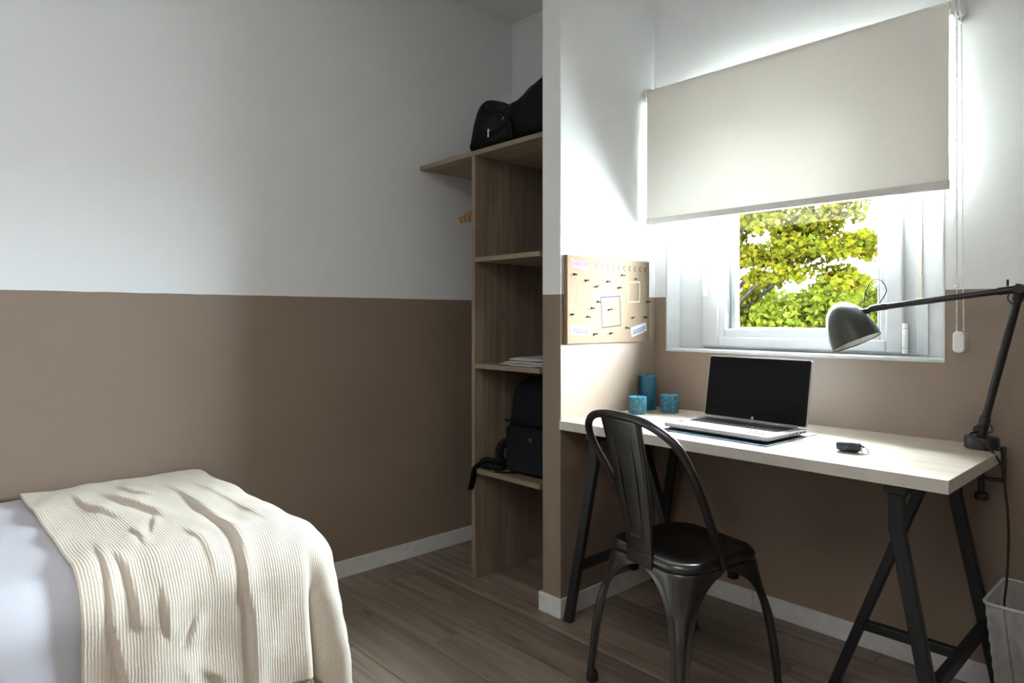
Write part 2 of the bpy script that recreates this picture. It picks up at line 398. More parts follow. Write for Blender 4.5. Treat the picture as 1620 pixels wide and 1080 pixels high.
br = [((-6.32, 10.0, -.6), (-6.3, 9.4, 1.2), (-6.3, 9.2, 2.4)), ((-6.2, 9.97, .2), (-4.9, 9.4, 1.5), (-3.6, 9.3, 2.1)), ((-6.05, 9.9, 1.0), (-4.6, 9.5, 2.0), (-3.5, 9.3, 2.6)),
      ((-5.65, 9.75, 2.0), (-5.6, 9.3, 2.6), (-5.6, 9.1, 3.1)), ((-6.15, 9.95, .6), (-5.2, 9.2, 1.8), (-4.6, 8.9, 2.6)), ((-5.05, 9.62, 3.0), (-4.3, 9.5, 3.6), (-3.6, 9.5, 4.1)), ((-6.2, 9.9, .4), (-4.6, 9.6, 1.6), (-3.2, 9.4, 2.0)),
      ((-6.2, 9.95, .2), (-6.0, 9.3, 1.6), (-5.9, 9.0, 2.2)), ((-5.85, 9.8, 1.5), (-4.8, 9.2, 2.4), (-4.1, 9.0, 3.2))]
for p in br:
    q = smooth_path(p, 6); mb.tube(q, [.045-.036*i/(len(q)-1) for i in range(len(q))], 6)
    for t in (.45, .6, .75, .9):
        c = q[int(t*(len(q)-1))]; tip = c+Vector((rnd.uniform(-.4, .4), rnd.uniform(-.3, .3), rnd.uniform(.0, .4)))
        mb.tube([c, (c+tip)/2+Vector((0, 0, .04)), tip], [.012, .008, .004], 5); ends.append(tip)
    ends.append(q[-1])
mb.build('branch', M_bark, tr, smooth=True)
blobs = []
for t in ends:
    blobs.append((t.x, t.y, t.z, .30, .3, .20, 130, .1)); blobs.append((t.x+rnd.uniform(-.25, .25), t.y, t.z+rnd.uniform(-.2, .15), .2, .2, .13, 80, .1))
R_ = random.Random(3)
for (cx, cz, rx, rz, n) in [(-4.05, 2.05, .42, .20, 360), (-4.6, 1.95, .38, .2, 300), (-3.45, 1.98, .32, .14, 240), (-3.25, 2.12, .2, .11, 110), (-3.75, 2.38, .3, .16, 230), (-3.55, 2.62, .22, .14, 130), (-4.35, 2.36, .3, .16, 180), (-4.95, 2.38, .22, .2, 120), (-4.95, 2.1, .2, .16, 80),
                            (-4.1, 1.7, .3, .16, 240), (-3.65, 1.65, .3, .18, 230), (-3.35, 1.55, .22, .14, 150), (-4.7, 1.65, .3, .12, 150), (-6, 2.2, .5, .4, 500), (-5.6, 2.6, .4, .3, 300), (-2.6, 2.7, .3, .2, 150), (-4.4, 3.4, .8, .5, 900), (-3.6, 3.5, .6, .5, 600), (-5.3, 3.4, .7, .5, 700)]:
    blobs.append((cx, 9.0+R_.uniform(-.15, .3), cz, rx, .35, rz, int(n*1.25), .05))
leaf_object('foliage', leaf_cloud(blobs, .088, 5), LEAF_A, tr)
sh = root('lime_tree', 'dense lime-green tree crown filling the lower half of the window view', 'tree', (-4.3, 11.0, -5.0))
mb = MB(); tk = smooth_path([(-4.3, 10.6, -5), (-4.35, 10.5, -2.5), (-4.3, 10.4, -.2), (-4.2, 10.3, .9)], 4); mb.tube(tk, [.2-.14*i/(len(tk)-1) for i in range(len(tk))], 8); mb.build('trunk', M_bark, sh, smooth=True)
mb = MB()
for k in range(11):
    a = Vector((-4.3, 10.4, -.6+rnd.uniform(-.5, .9))); t = Vector((rnd.uniform(-6.4, -2.2), rnd.uniform(9.6, 10.8), rnd.uniform(.2, 1.4)))
    mb.tube(smooth_path([a, (a+t)/2+Vector((0, 0, -.15)), t], 4), .02, 5)
mb.build('branch', M_bark, sh, smooth=True)
blobs = []
R_ = random.Random(9)
for k in range(330):
    x = R_.uniform(-7.4, -1.2); yy = R_.uniform(9.3, 12.0)
    top = 1.70+.10*math.sin(x*2.7+yy)+.14*math.sin(x*5.1+1+yy*2)-max(0, x*10.2/yy+3.8)*.22
    z = top-R_.random()*2.2-.22
    blobs.append((x, yy, z, .36, .36, .26, 300, .35))
leaf_object('foliage', leaf_cloud(blobs, .085, 8), LEAF_B, sh)
# distant house with roof terrace
hs = root('far_house', 'distant pale house with roof terrace railing seen past the tree', 'building', (-8.6, 29.5, -5))
M_hw = noise_material('pale_render', (.0125, .0135, .0155), (.0135, .0145, .0165), 2, .8)
M_hg = mat('house_window_glass', (.003, .0045, .008), .6)
M_rail = mat('terrace_metal', (.010, .014, .022), .5)
MB().box(-10.1, -4.6, 28.6, 33, -5, 2.86).build('wall', M_hw, hs)
MB().box(-10.2, -4.5, 28.5, 33.1, 2.86, 2.96).build('cornice', M_hw, hs)
MB().box(-9.6, -4.6, 29.8, 32, 2.96, 3.35).build('penthouse', M_hw, hs)
for k in range(12):
    x = -9.85+k*.21
    wn = MB().box(x, x+.10, 28.57, 28.60, 2.25, 2.74).build('window', M_hg, hs)
mb = MB()
mb.bar((-10.05, 28.6, 3.30), (-4.6, 28.6, 3.30), .04, .04)
for k in range(4): mb.bar((-10.05+k*1.7, 28.6, 2.96), (-10.05+k*1.7, 28.6, 3.31), .05, .05)
mb.build('terrace_frame', M_rail, hs)
mb = MB()
for k in range(40): mb.bar((-10.05+k*.09, 28.58, 2.96), (-10.05+k*.09, 28.58, 3.10), .02, .02)
mb.bar((-10.05, 28.58, 3.10), (-6.5, 28.58, 3.10), .03, .03)
mb.build('railing', M_rail, hs)
tag(bpy.data.objects['railing'], kind='stuff')

# ------------------------------------------------------------------ roller blind
BX0, BX1 = -1.640, -.565
YBL, ZR = 2.290, 2.000
rb = root('roller_blind', 'cream roller blind half lowered over the window', 'blind', (-1.1, YBL, 1.47))
M_blind = thin_material('cream_blind_fabric', (.87, .85, .79), .019, (.60, .57, .49))
M_bar = mat('blind_bar_cover', (.66, .65, .62), .6)
MB().tube([(BX0, YBL, ZR), (BX1, YBL, ZR)], .019, 24).build('roller_tube', M_bar, rb, smooth=True, auto=40)
pts = []; nu, nv = 30, 26
for i in range(nu):
    x = BX0+.004+(BX1-BX0-.008)*i/(nu-1)
    for j in range(nv):
        if j < 8:
            a = math.radians(80-80*j/7*1.0); yy = YBL-.0205*math.cos(a); zz = ZR+.0205*math.sin(a)
        else:
            zz = ZR-(j-7)/(nv-8)*(ZR-1.488); yy = YBL-.0205+.0015*math.sin(i*.9+j*.25)*min(1, (j-7)/6)
        pts.append((x, yy, zz))
MB().grid(pts, nu, nv).build('fabric', M_blind, rb, smooth=True)
MB().prism([(YBL-.027, 1.468), (YBL-.015, 1.465), (YBL-.0135, 1.49), (YBL-.0255, 1.492)], BX0+.003, BX1-.003, 'x').build('bottom_bar', M_bar, rb, bevel=.002)
for x0, x1 in ((BX0-.008, BX0-.001), (BX1+.001, BX1+.009)):
    MB().box(x0, x1, YBL-.022, YW-.001, ZR-.028, ZR+.028).build('bracket', M_white, rb, bevel=.003)
hub = MB().tube([(BX1+.009, YBL, ZR), (BX1+.016, YBL, ZR)], .032, 28).build('chain_wheel', M_white, rb, smooth=True, auto=40)
MB().tube([(BX1+.016, YBL, ZR), (BX1+.0195, YBL, ZR)], .026, 28).build('chain_wheel_groove', M_grey, hub, smooth=True, auto=40)
MB().tube([(BX1+.0195, YBL, ZR), (BX1+.027, YBL, ZR)], .033, 28).build('chain_wheel_cover', M_white, hub, smooth=True, auto=40)
MB().box(BX0-.008, BX0-.002, YW-.06, YW-.001, ZR-.035, ZR+.035).build('end_cap', M_white, rb, bevel=.002)
# bead chain loop
XC = BX1+.018
def octa(mb, c, r):
    c = Vector(c); mb.lathe([(r*.3, -r*.95), (r*.85, -r*.5), (r, 0), (r*.85, r*.5), (r*.3, r*.95)], 8, Matrix.Translation(c))
mb = MB(); zb = 1.045; n = int((ZR-zb)/.0062)
for k in range(n):
    z = ZR-k*.0062; f = k/n
    octa(mb, (XC-.004*f, YBL-.029+.016*f, z), .0023); octa(mb, (XC-.003+.008*f, YBL+.029-.006*f, z-.003), .0023)
mb.tube([(XC, YBL-.029, ZR), (XC-.004, YBL-.013, zb)], .0007, 5); mb.tube([(XC-.003, YBL+.029, ZR), (XC+.005, YBL+.023, zb)], .0007, 5)
ch = mb.build('bead_chain', M_white, rb, smooth=True); ch['kind'] = 'stuff'
octa2 = MB(); octa2.lathe([(.003, -.006), (.0065, -.004), (.0065, .004), (.003, .006)], 14, Matrix.Translation((XC-.003, YBL-.015, 1.18))); octa2.build('chain_stop', M_white, rb, smooth=True, auto=40)
mb = MB().prism(rrect(.030, .062, .012, 6, XC, 1.018), YBL-.014, YBL+.026, 'y'); tn = mb.build('chain_tensioner', M_white, rb, bevel=.004, seg=3)
MB().lathe([(.004, 0), (.004, .0015)], 12, Matrix.Translation((XC+.006, YBL-.0142, 1.036)) @ Matrix.Rotation(PI/2, 4, 'X')).build('screw_cover', mat('screw_brass', (.8, .74, .5), .3, .6), tn)

# ------------------------------------------------------------------ wardrobe shelving
su = root('wardrobe_shelving', 'grey-oak open wardrobe shelving with one upright and four shelves', 'shelving', (-2.15, 2.07, 0))
Z1, TH = 1.784, .019
YF, YK = 1.784, YW-BT-.001
MB().box(XL+.001, XE-.0005, YF, YW-.001, Z1-TH, Z1).build('top_shelf', M_shelfh, su, bevel=.001)
MB().box(-2.174, -2.154, YF+.001, YK, .0005, Z1-TH-.0003).build('upright', M_shelf, su, bevel=.001)
MB().box(XE-.019, XE-.0105, YF+.02, YK, .0705, Z1-TH-.0003).build('side_panel', M_shelf, su, bevel=.001)
for z in (1.339, .897, .462):
    MB().box(-2.1538, XE-.0195, YF+.001, YK, z-TH, z).build('shelf', M_shelfh, su, bevel=.001)
rail = MB().tube([(XL+.001, 2.10, 1.70), (-2.1745, 2.10, 1.70)], .0125, 14).build('hanging_rail', M_chrome, su, smooth=True, auto=40)
# wooden hangers
M_hang = wood_material('hanger_wood', (.30, .17, .08), (.42, .26, .13), (.52, .34, .18), 30, .45, axis=1)
def hanger():
    r = root('coat_hanger', '', '', (0, 0, 0))
    pts = []
    for k in range(25):
        t = -1+2*k/24; pts.append((0.010*(1-t*t), .222*t, -.085*abs(t)**1.4))
    MB().tube(smooth_path(pts, 2), .0105, 10, flat=(1.5, .6), upv=(0, 0, 1)).build('shoulder_bar', M_hang, r, local=True, smooth=True, auto=60)
    hk = [(.010, 0, .005), (.010, 0, .055)]+[(.010, .018*math.cos(a)-.0, .078+.0225*math.sin(a)) for a in np.linspace(-PI/2, PI*1.05, 14)]
    MB().tube(smooth_path(hk, 2), .0018, 7).build('hook', M_chrome, r, local=True, smooth=True)
    return r
h0 = hanger(); hl = ['front-left wooden coat hanger on the rail, furthest from the shelving upright', 'second wooden coat hanger from the left under the top shelf', 'third wooden coat hanger from the left under the top shelf', 'wooden coat hanger nearest the shelving upright']
for k, (x, rz) in enumerate(((-2.372, -.01), (-2.346, .0), (-2.318, .0), (-2.290, .01))):
    if k == 0: h = h0
    else:
        h = h0.copy(); C.objects.link(h)
        for c in h0.children: c2 = c.copy(); C.objects.link(c2); c2.parent = h
    h.location = (x, 2.10, 1.6105); h.rotation_euler = (0, 0, rz); tag(h, hl[k], 'hanger', 'wooden hangers on the wardrobe rail')

# folded cloth on the second shelf
M_cloth = noise_material('pale_grey_towel', (.42, .42, .42), (.52, .52, .52), 160, .9, bump=.3, dist=.002)
ft = root('folded_towel', 'pale grey folded towel lying on the wardrobe shelf above the backpack', 'towel', (-1.9, 2.0, .897))
for k in range(3):
    z0 = .8975+k*.011; nu, nv = 14, 14; pts = []
    for i in range(nu):
        for j in range(nv):
            u = i/(nu-1); v = j/(nv-1); ed = min(u, 1-u, v, 1-v)
            pts.append((-2.02+.02*k+(.235-.02*k)*u, 1.805+.008*k+.26*v, z0+.0025+.006*min(1, ed*9)+.003*noise2(u*5, v*4, k)))
    MB().grid(pts, nu, nv).build('fold', M_cloth, ft, smooth=True, solid=.005)

# black duffel bag on the top shelf
M_bag = noise_material('black_nylon', (.003, .003, .0035), (.006, .006, .0065), 60, .7, bump=.25, dist=.003, spec=.2)
M_bag2 = noise_material('black_webbing', (.002, .002, .0025), (.005, .005, .006), 300, .7, bump=.3, spec=.2)
dg = root('duffel_bag', 'black slouching duffel bag on the wardrobe top shelf', 'bag', (-2.0, 1.93, Z1))
tops = [(-2.205, .012), (-2.195, .10), (-2.178, .205), (-2.162, .238), (-2.13, .214), (-2.09, .188), (-2.04, .180), (-1.98, .190), (-1.93, .212), (-1.88, .238), (-1.83, .252), (-1.79, .25), (-1.77, .22), (-1.763, .12)]
st = smooth_path([(x, h, 0) for x, h in tops], 3); nv = 30; pts = []
for i, p in enumerate(st):
    x, h = p.x, max(.006, p.y); sh_ = min(1, (i+1.2)/4, (len(st)-i+1)/4)
    hw = .125*(.55+.45*sh_); yc = 1.925
    for j in range(nv):
        a = 2*PI*j/nv; ca, sa = math.cos(a), math.sin(a)
        sgn = lambda q, e: math.copysign(abs(q)**e, q)
        yy = yc+hw*sgn(ca, .55)*(1-.28*max(0, sa)*1.0); zz = Z1+.0015+h*.5+h*.5*sgn(sa, .55 if sa < 0 else .8)
        k_ = .006*noise2(x*22, a*2.2, 2)*min(1, (zz-Z1)/.05)
        xx = x-.02*(1-(zz-Z1)/max(h, .01))*(1 if i < 8 else 0)
        pts.append((xx, yy+k_*ca, zz+k_*.8))
mb = MB(); mb.grid(pts, len(st), nv)
mb.f += [(i*nv+nv-1, (i+1)*nv+nv-1, (i+1)*nv, i*nv) for i in range(len(st)-1)]; mb.m += [0]*(len(st)-1)
mb.f += [tuple(range(nv-1, -1, -1)), tuple((len(st)-1)*nv+k for k in range(nv))]; mb.m += [0, 0]
mb.build('body', M_bag, dg, smooth=True)
MB().tube(smooth_path([(-2.17, 1.806, 1.87), (-2.08, 1.797, 1.845), (-1.99, 1.797, 1.86), (-1.93, 1.80, 1.90)], 5), .004, 6).build('front_seam', M_bag2, dg, smooth=True)
zp = MB().box(-2.083, -2.071, 1.7925, 1.7965, 1.850, 1.860).build('zip_slider', M_chrome, dg, bevel=.001)
MB().box(-2.081, -2.073, 1.7915, 1.7945, 1.826, 1.850).build('zip_pull', M_chrome, zp, bevel=.001)
MB().tube(smooth_path([(-2.14, 1.83, 1.975), (-2.08, 1.815, 1.945), (-1.99, 1.80, 1.895), (-1.95, 1.793, 1.86), (-1.94, 1.795, 1.80)], 5), .010, 6, flat=(1.2, .3)).build('strap', M_bag2, dg, smooth=True)
MB().tube(smooth_path([(-1.86, 1.88, 2.00), (-1.842, 1.878, 2.04), (-1.82, 1.88, 2.045), (-1.80, 1.885, 2.00)], 5), .006, 6).build('handle', M_bag2, dg, smooth=True)
MB().box(-2.0, -1.972, 1.7962, 1.7975, 1.888, 1.891, Matrix.Translation((-1.986, 1.797, 1.889)) @ Matrix.Rotation(-.6, 4, 'Y') @ Matrix.Translation((1.986, -1.797, -1.889))).build('label_mark', mat('bag_mark', (.4, .4, .4), .5), dg)

# backpack on the lowest shelf
M_pack = noise_material('navy_black_canvas', (.003, .0042, .0065), (.005, .007, .011), 120, .8, bump=.3, dist=.002, spec=.2)
bp = root('backpack', 'dark navy-black backpack standing on the lowest wardrobe shelf', 'backpack', (-1.90, 1.97, .462))
prof = [(0.0, .235, .19), (.015, .258, .212), (.06, .268, .222), (.15, .262, .222), (.215, .258, .214), (.225, .256, .206), (.29, .245, .19), (.335, .228, .165), (.365, .20, .13), (.38, .14, .085), (.386, .05, .03)]
nv = 32; pts = []
for z, wx, wy in prof:
    for j in range(nv):
        a = 2*PI*j/nv; sgn = lambda q, e: math.copysign(abs(q)**e, q)
        xx = wx/2*sgn(math.cos(a), .5); yy = wy/2*sgn(math.sin(a), .5); k_ = .004*noise2(a*3, z*20, 1)
        pts.append((-1.912+xx*(1+k_*2)+.0, 1.955+yy+k_, .4635+z))
mb = MB().grid(pts, len(prof), nv); n_ = len(prof)
mb.f += [(i*nv+nv-1, i*nv, (i+1)*nv, (i+1)*nv+nv-1)[::-1] for i in range(n_-1)]; mb.m += [0]*(n_-1)
mb.f += [tuple(range(nv)), tuple((n_-1)*nv+k for k in range(nv))]; mb.m += [0, 0]
bmx = mb.build('body', M_pack, bp, smooth=True)
fp = [(-1.912+x, z) for x, z in rrect(.215, .19, .03, 5, 0, .565)]
MB().prism(fp, 1.833, 1.86, 'y').build('front_pocket', M_pack, bp, bevel=.012, seg=3)
MB().tube(smooth_path([(-2.03, 1.845, .672), (-1.97, 1.831, .668), (-1.90, 1.829, .668), (-1.81, 1.835, .672)], 4), .004, 6).build('zip', M_bag2, bp, smooth=True)
M_mark = mat('grey_print', (.22, .23, .25), .5)
text_mesh('FL', .020, 'logo', M_mark, bp, Matrix.Translation((.030, -.1385, .147)) @ Matrix.Rotation(PI/2, 4, 'X'))
MB().tube(smooth_path([(-2.00, 1.93, .82), (-1.96, 1.925, .855), (-1.90, 1.925, .862), (-1.84, 1.925, .852), (-1.82, 1.93, .82)], 4), .008, 6, flat=(.5, 1.3)).build('grab_handle', M_bag2, bp, smooth=True)
MB().tube(smooth_path([(-2.00, 1.89, .60), (-2.055, 1.85, .565), (-2.05, 1.83, .52), (-2.02, 1.825, .505), (-2.07, 1.815, .50), (-2.115, 1.80, .487), (-2.13, 1.784, .478), (-2.14, 1.774, .462), (-2.147, 1.770, .42), (-2.16, 1.768, .375)], 5), .017, 8, flat=(1.15, .28), upv=(.3, 0, 1)).build('shoulder_strap', M_bag2, bp, smooth=True)
MB().tube(smooth_path([(-2.04, 1.86, .475), (-2.075, 1.83, .490), (-2.105, 1.805, .497), (-2.12, 1.80, .482), (-2.08, 1.815, .471), (-2.04, 1.84, .469)], 5), .017, 8, flat=(1.0, .4)).build('strap_knot', M_bag2, bp, smooth=True)
MB().tube(smooth_path([(-1.96, 1.85, .4655), (-1.99, 1.82, .4655), (-2.04, 1.797, .4655)], 4), .008, 6, flat=(.35, 1.2), upv=(0, 0, 1)).build('strap_end', M_bag2, bp, smooth=True)

# ------------------------------------------------------------------ cork board with pins
M_cork = noise_material('cork', (.15, .107, .073), (.225, .168, .120), 420, 1.0, bump=.25, dist=.001, lo=.35, hi=.6, spec=.0)
M_corkedge = wood_material('cork_frame_edge', (.26, .16, .08), (.33, .21, .11), (.40, .26, .15), 30, .6, axis=1)
X0 = XS+.0005; XF = XS+.017
cbd = root('cork_board', 'rectangular cork pinboard with printed outlines hung on the partition above the desk', 'pinboard', (X0, 2.05, 1.156))
MB().box(X0, XF-.001, 1.8, 2.302, .9925, 1.3185).build('backing', M_corkedge, cbd, bevel=.001)
MB().box(XF-.001, XF, 1.802, 2.300, .9945, 1.3165).build('cork_sheet', M_cork, cbd)
def flat_poly(mb, pts, dx=.0004):
    k = len(pts); mb.add([(XF+dx, a, b) for a, b in pts], [tuple(range(k))])
def outline(name, pts, wd, material):
    mb = MB(); n = len(pts); c = Vector((sum(p[0] for p in pts)/n, sum(p[1] for p in pts)/n))
    for i in range(n):
        a = Vector(pts[i]); b = Vector(pts[(i+1) % n]); dd = (b-a).normalized(); nr = Vector((-dd.y, dd.x))*wd/2
        a2 = a-dd*wd/2; b2 = b+dd*wd/2
        mb.add([(XF+.0004+i*.00002, *p) for p in (a2+nr, b2+nr, b2-nr, a2-nr)], [(0, 1, 2, 3)])
    mb.build(name, material, cbd)
outline('pink_outline', [(1.86, 1.213), (1.924, 1.19), (1.906, 1.125), (1.843, 1.143)], .0022, mat('pink_print', (.28, .11, .10), .9, 0., .0))
outline('white_outline', [(2.156, 1.23), (2.236, 1.233), (2.234, 1.153), (2.159, 1.151)], .0035, mat('white_print', (.50, .47, .44), .9, 0., .0))
outline('purple_outline', [(1.989, 1.166), (2.105, 1.173), (2.111, 1.058), (1.997, 1.05)], .0040, mat('purple_print', (.055, .038, .085), .9, 0., .0))
M_paper = mat('white_paper', (.36, .37, .40), .9, 0., .0); M_ink = mat('blue_ink', (.02, .035, .085), .9, 0., .0)
def card(name, q):
    mb = MB(); mb.add([(XF+.0003, *p) for p in q]+[(XF+.0010, *p) for p in q], [(4, 5, 6, 7), (0, 1, 5, 4), (1, 2, 6, 5), (2, 3, 7, 6), (3, 0, 4, 7)])
    o = mb.build(name, M_paper, cbd); tl, t_r, br_, bl = [Vector(p) for p in q]; R = random.Random(4); mb = MB()
    for row in range(3):
        v = .36+.17*row; u = .12-.03*(row > 0)
        while u < .9-.08*(row == 2):
            u1 = min(.92, u+R.uniform(.06, .14)); P = lambda u_, v_: tl+(t_r-tl)*u_+(bl-tl)*v_
            mb.add([(XF+.0013, *P(a, b)) for a, b in ((u, v), (u1, v), (u1, v+.085), (u, v+.085))], [(0, 1, 2, 3)]); u = u1+.018
    mb.build('printed_text', M_ink, o)
card('note_card', [(1.82, 1.065), (1.925, 1.057), (1.922, 1.019), (1.819, 1.028)])
card('note_card', [(2.174, 1.048), (2.277, 1.07), (2.284, 1.035), (2.181, 1.01)])
mb = MB(); flat_poly(mb, [(1.829, 1.300), (1.914, 1.298), (1.919, 1.272), (1.83, 1.2745)]); flat_poly(mb, [(1.824, 1.306), (1.833, 1.305), (1.835, 1.293), (1.826, 1.293)], .0003); flat_poly(mb, [(1.880, 1.274), (1.921, 1.273), (1.917, 1.265), (1.883, 1.266)], .0003)
ts = mb.build('title_sticker', mat('title_white', (.34, .30, .35), .9, 0., .0), cbd)
mb = MB(); M_lilac = mat('lilac_print', (.09, .045, .15), .9, 0., .0)
for k, u in enumerate((.833, .8405, .848, .8555, .875, .8825, .890, .8975, .905)):
    flat_poly(mb, [(1+u, 1.2965), (1+u+.0042, 1.2965), (1+u+.0042, 1.2785), (1+u, 1.2785)], .0007)
for a0 in range(0, 300, 30):
    a, b = math.radians(a0+30), math.radians(a0+60)
    flat_poly(mb, [(1.867+.006*math.cos(a), 1.2875+.009*math.sin(a)), (1.867+.006*math.cos(b), 1.2875+.009*math.sin(b)), (1.867+.0035*math.cos(b), 1.2875+.006*math.sin(b)), (1.867+.0035*math.cos(a), 1.2875+.006*math.sin(a))], .0008)
mb.build('title_lettering', M_lilac, ts)
for k in range(10):
    yc = 1.958+k*.0347; zc = 1.284; f = k/9
    def chev(sg, dx): return [[(yc+sg*-.0065, zc), (yc+sg*.0045, zc+.0115), (yc+sg*.0075, zc+.0095), (yc+sg*-.0025, zc)], [(yc+sg*-.0065, zc), (yc+sg*-.0025, zc), (yc+sg*.0075, zc-.0095), (yc+sg*.0045, zc-.0115)]]
    mb = MB()
    for q in chev(1, 0): flat_poly(mb, q, .0006)
    cc = [a*(1-f)+b*f for a, b in zip((.08, .055, .13), (.003, .003, .004))] if f > .35 else [a*(1-f*1.2)+b*f*1.2 for a, b in zip((.10, .065, .17), (.06, .04, .11))]
    co = mb.build('chevron_mark', mat('chevron_%d' % k, cc, .9, 0., .0), cbd)
    if k < 5:
        mb = MB()
        for q in chev(-1, 0): flat_poly(mb, [(a-.006, b) for a, b in q], .0005)
        mb.build('pink_chevron', mat('chevron_pink', (.30, .15, .17), .9, 0., .0), co)
M_pin = mat('black_pin', (.012, .011, .010), .3)
pins = [(1.838, 1.248, 'black push pin below the title sticker on the cork board'), (1.901, 1.227, 'black push pin just above the pink outline'), (1.963, 1.206, 'black push pin above the purple outline, nearest its top left corner'),
        (2.027, 1.228, 'black push pin below the fourth chevron, in the upper middle of the cork board'), (2.12, 1.257, 'highest black push pin, under the chevron row right of middle'), (2.206, 1.244, 'black push pin just above the white outline'),
        (2.095, 1.205, 'black push pin above the top right corner of the purple outline'), (1.971, 1.15, 'black push pin at the top left side of the purple outline'), (1.937, 1.125, 'black push pin between the pink outline and the purple outline'),
        (2.037, 1.119, 'black push pin inside the purple outline'), (1.823, 1.1, 'black push pin at the left edge of the cork board, below the pink outline'), (1.911, 1.093, 'black push pin below the pink outline, above the left note card'),
        (2.285, 1.154, 'black push pin at the right edge of the cork board beside the white outline'), (2.186, 1.088, 'black push pin below the white outline'), (2.268, 1.091, 'black push pin above the tilted right note card, near the board edge'),
        (2.149, 1.049, 'black push pin left of the tilted right note card'), (2.048, 1.028, 'black push pin under the purple outline near the bottom edge'), (1.95, 1.026, 'black push pin right of the left note card near the bottom edge')]
for k, (yy, zz, lb) in enumerate(pins):
    Mx = Matrix.Translation((XF+.0002, yy, zz)) @ Matrix.Rotation(.25*math.sin(k*2.3), 4, 'Z') @ Matrix.Rotation(PI/2+.2*math.cos(k*1.7), 4, 'Y')
    o = MB().lathe([(.0046, .0), (.0046, .002), (.0022, .004), (.0018, .010), (.003, .012), (.0034, .0145), (.0022, .016)], 12, Mx).build('push_pin', M_pin, smooth=True, auto=45)
    tag(o, lb, 'push pin', 'black push pins on the cork board')

# ------------------------------------------------------------------ desk: top and two trestles
def desk_material():
    m = mat('pale_oak_desktop', rough=.32, spec=.5); q = NT(m)
    v = q.mapped((.5, 26, 26)); n1 = q.n('ShaderNodeTexNoise', i_Scale=1.0, i_Detail=3.0, i_Roughness=.5); q.l(v, n1.inputs['Vector'])
    tc = q.n('ShaderNodeTexCoord'); sp = q.n('ShaderNodeSeparateXYZ'); q.l(tc.outputs['Object'], sp.inputs[0])
    fr = q.n('ShaderNodeMath', operation='MULTIPLY'); fr.inputs[1].default_value = 15.0; q.l(sp.outputs[1], fr.inputs[0])
    fl_ = q.n('ShaderNodeMath', operation='FLOOR'); q.l(fr.outputs[0], fl_.inputs[0])
    wn = q.n('ShaderNodeTexWhiteNoise', noise_dimensions='1D'); q.l(fl_.outputs[0], wn.inputs['W'])
    ad = q.n('ShaderNodeMath', operation='MULTIPLY_ADD'); ad.inputs[1].default_value = .38; q.l(wn.outputs[0], ad.inputs[0]); q.l(n1.outputs[0], ad.inputs[2])
    q.l(q.ramp(ad.outputs[0], [(.32, (.40, .335, .26)), (.62, (.50, .43, .345)), (.95, (.58, .51, .42))]), q.b.inputs['Base Color'])
    return m
M_desk = desk_material()
M_deskedge = noise_material('white_edge_band', (.60, .57, .51), (.66, .63, .57), 12, .45)
dk = root('desk', 'pale oak laminate desk board with whitish edge band under the window', 'desk', ((XS+XD)/2, (YD+YW)/2, ZD))
MB().box(XS+.001, XD-.0012, YD+.0012, YW-.0015, ZD-.0318, ZD).build('slab', M_desk, dk, bevel=.0006)
mb = MB(); mb.box(XS+.001, XD-.0012, YD, YD+.0012, ZD-.0318, ZD-.0002); mb.box(XD-.0012, XD, YD, YW-.0015, ZD-.0318, ZD-.0002)
mb.build('edge_band', M_deskedge, dk)
def trestle(xb, sg, single, foot, label):
    zt = ZD-.0322
    r = root('desk_trestle', label, 'trestle', (xb, 2.06, 0), group='black metal desk trestles')
    ya, yb_ = 1.803, 2.300
    MB().bar((xb, ya-.018, zt-.012), (xb, yb_+.018, zt-.012), .05, .024).build('top_beam', M_black, r, bevel=.003)
    for yy, yf in ((ya, ya-.02), (yb_, yb_+.016)):
        P = [(xb, yy, zt-.02), (xb, yy, .575), (xb+sg*.006, yy, .545), (foot, yf, .0)]
        w_, h_ = .034, .024; vs = []
        for p in P:
            for i, j in ((-1, -1), (1, -1), (1, 1), (-1, 1)): vs.append((p[0]+i*w_/2, p[1]+j*h_/2, p[2]))
        fs = [(3, 2, 1, 0), (12, 13, 14, 15)]
        for s_ in range(3):
            for k in range(4): l = (k+1) % 4; fs.append((s_*4+k, s_*4+l, s_*4+4+l, s_*4+4+k))
        MB().add(vs, fs).build('leg', M_black, r, bevel=.0025)
    x_at = lambda z: xb+sg*.006+(foot-xb-sg*.006)*(1-z/.545)
    sx = lambda z: xb-sg*.0+(single-xb)*(1-z/zt)
    vs = []
    for z in (zt-.022, 0):
        for i, j in ((-1, -1), (1, -1), (1, 1), (-1, 1)): vs.append((sx(z)+i*.013, 2.06+j*.017, z))
    MB().add(vs, [(3, 2, 1, 0), (4, 5, 6, 7)]+[(k, (k+1) % 4, 4+(k+1) % 4, 4+k) for k in range(4)]).build('leg', M_black, r, bevel=.0025)
    MB().bar((x_at(.205), ya-.01, .205), (x_at(.205), yb_+.01, .205), .024, .030).build('cross_bar', M_black, r, bevel=.002)
    MB().bar((sx(.205), 2.06, .205), (x_at(.205), 2.06, .205), .026, .026).build('stretcher', M_black, r, bevel=.002)
    return r
trestle(-.561, 1, -.812, -.449, 'black metal trestle holding the right end of the desk beside the waste basket')
trestle(-1.522, -1, -1.287, -1.625, 'black metal trestle holding the left end of the desk against the partition')

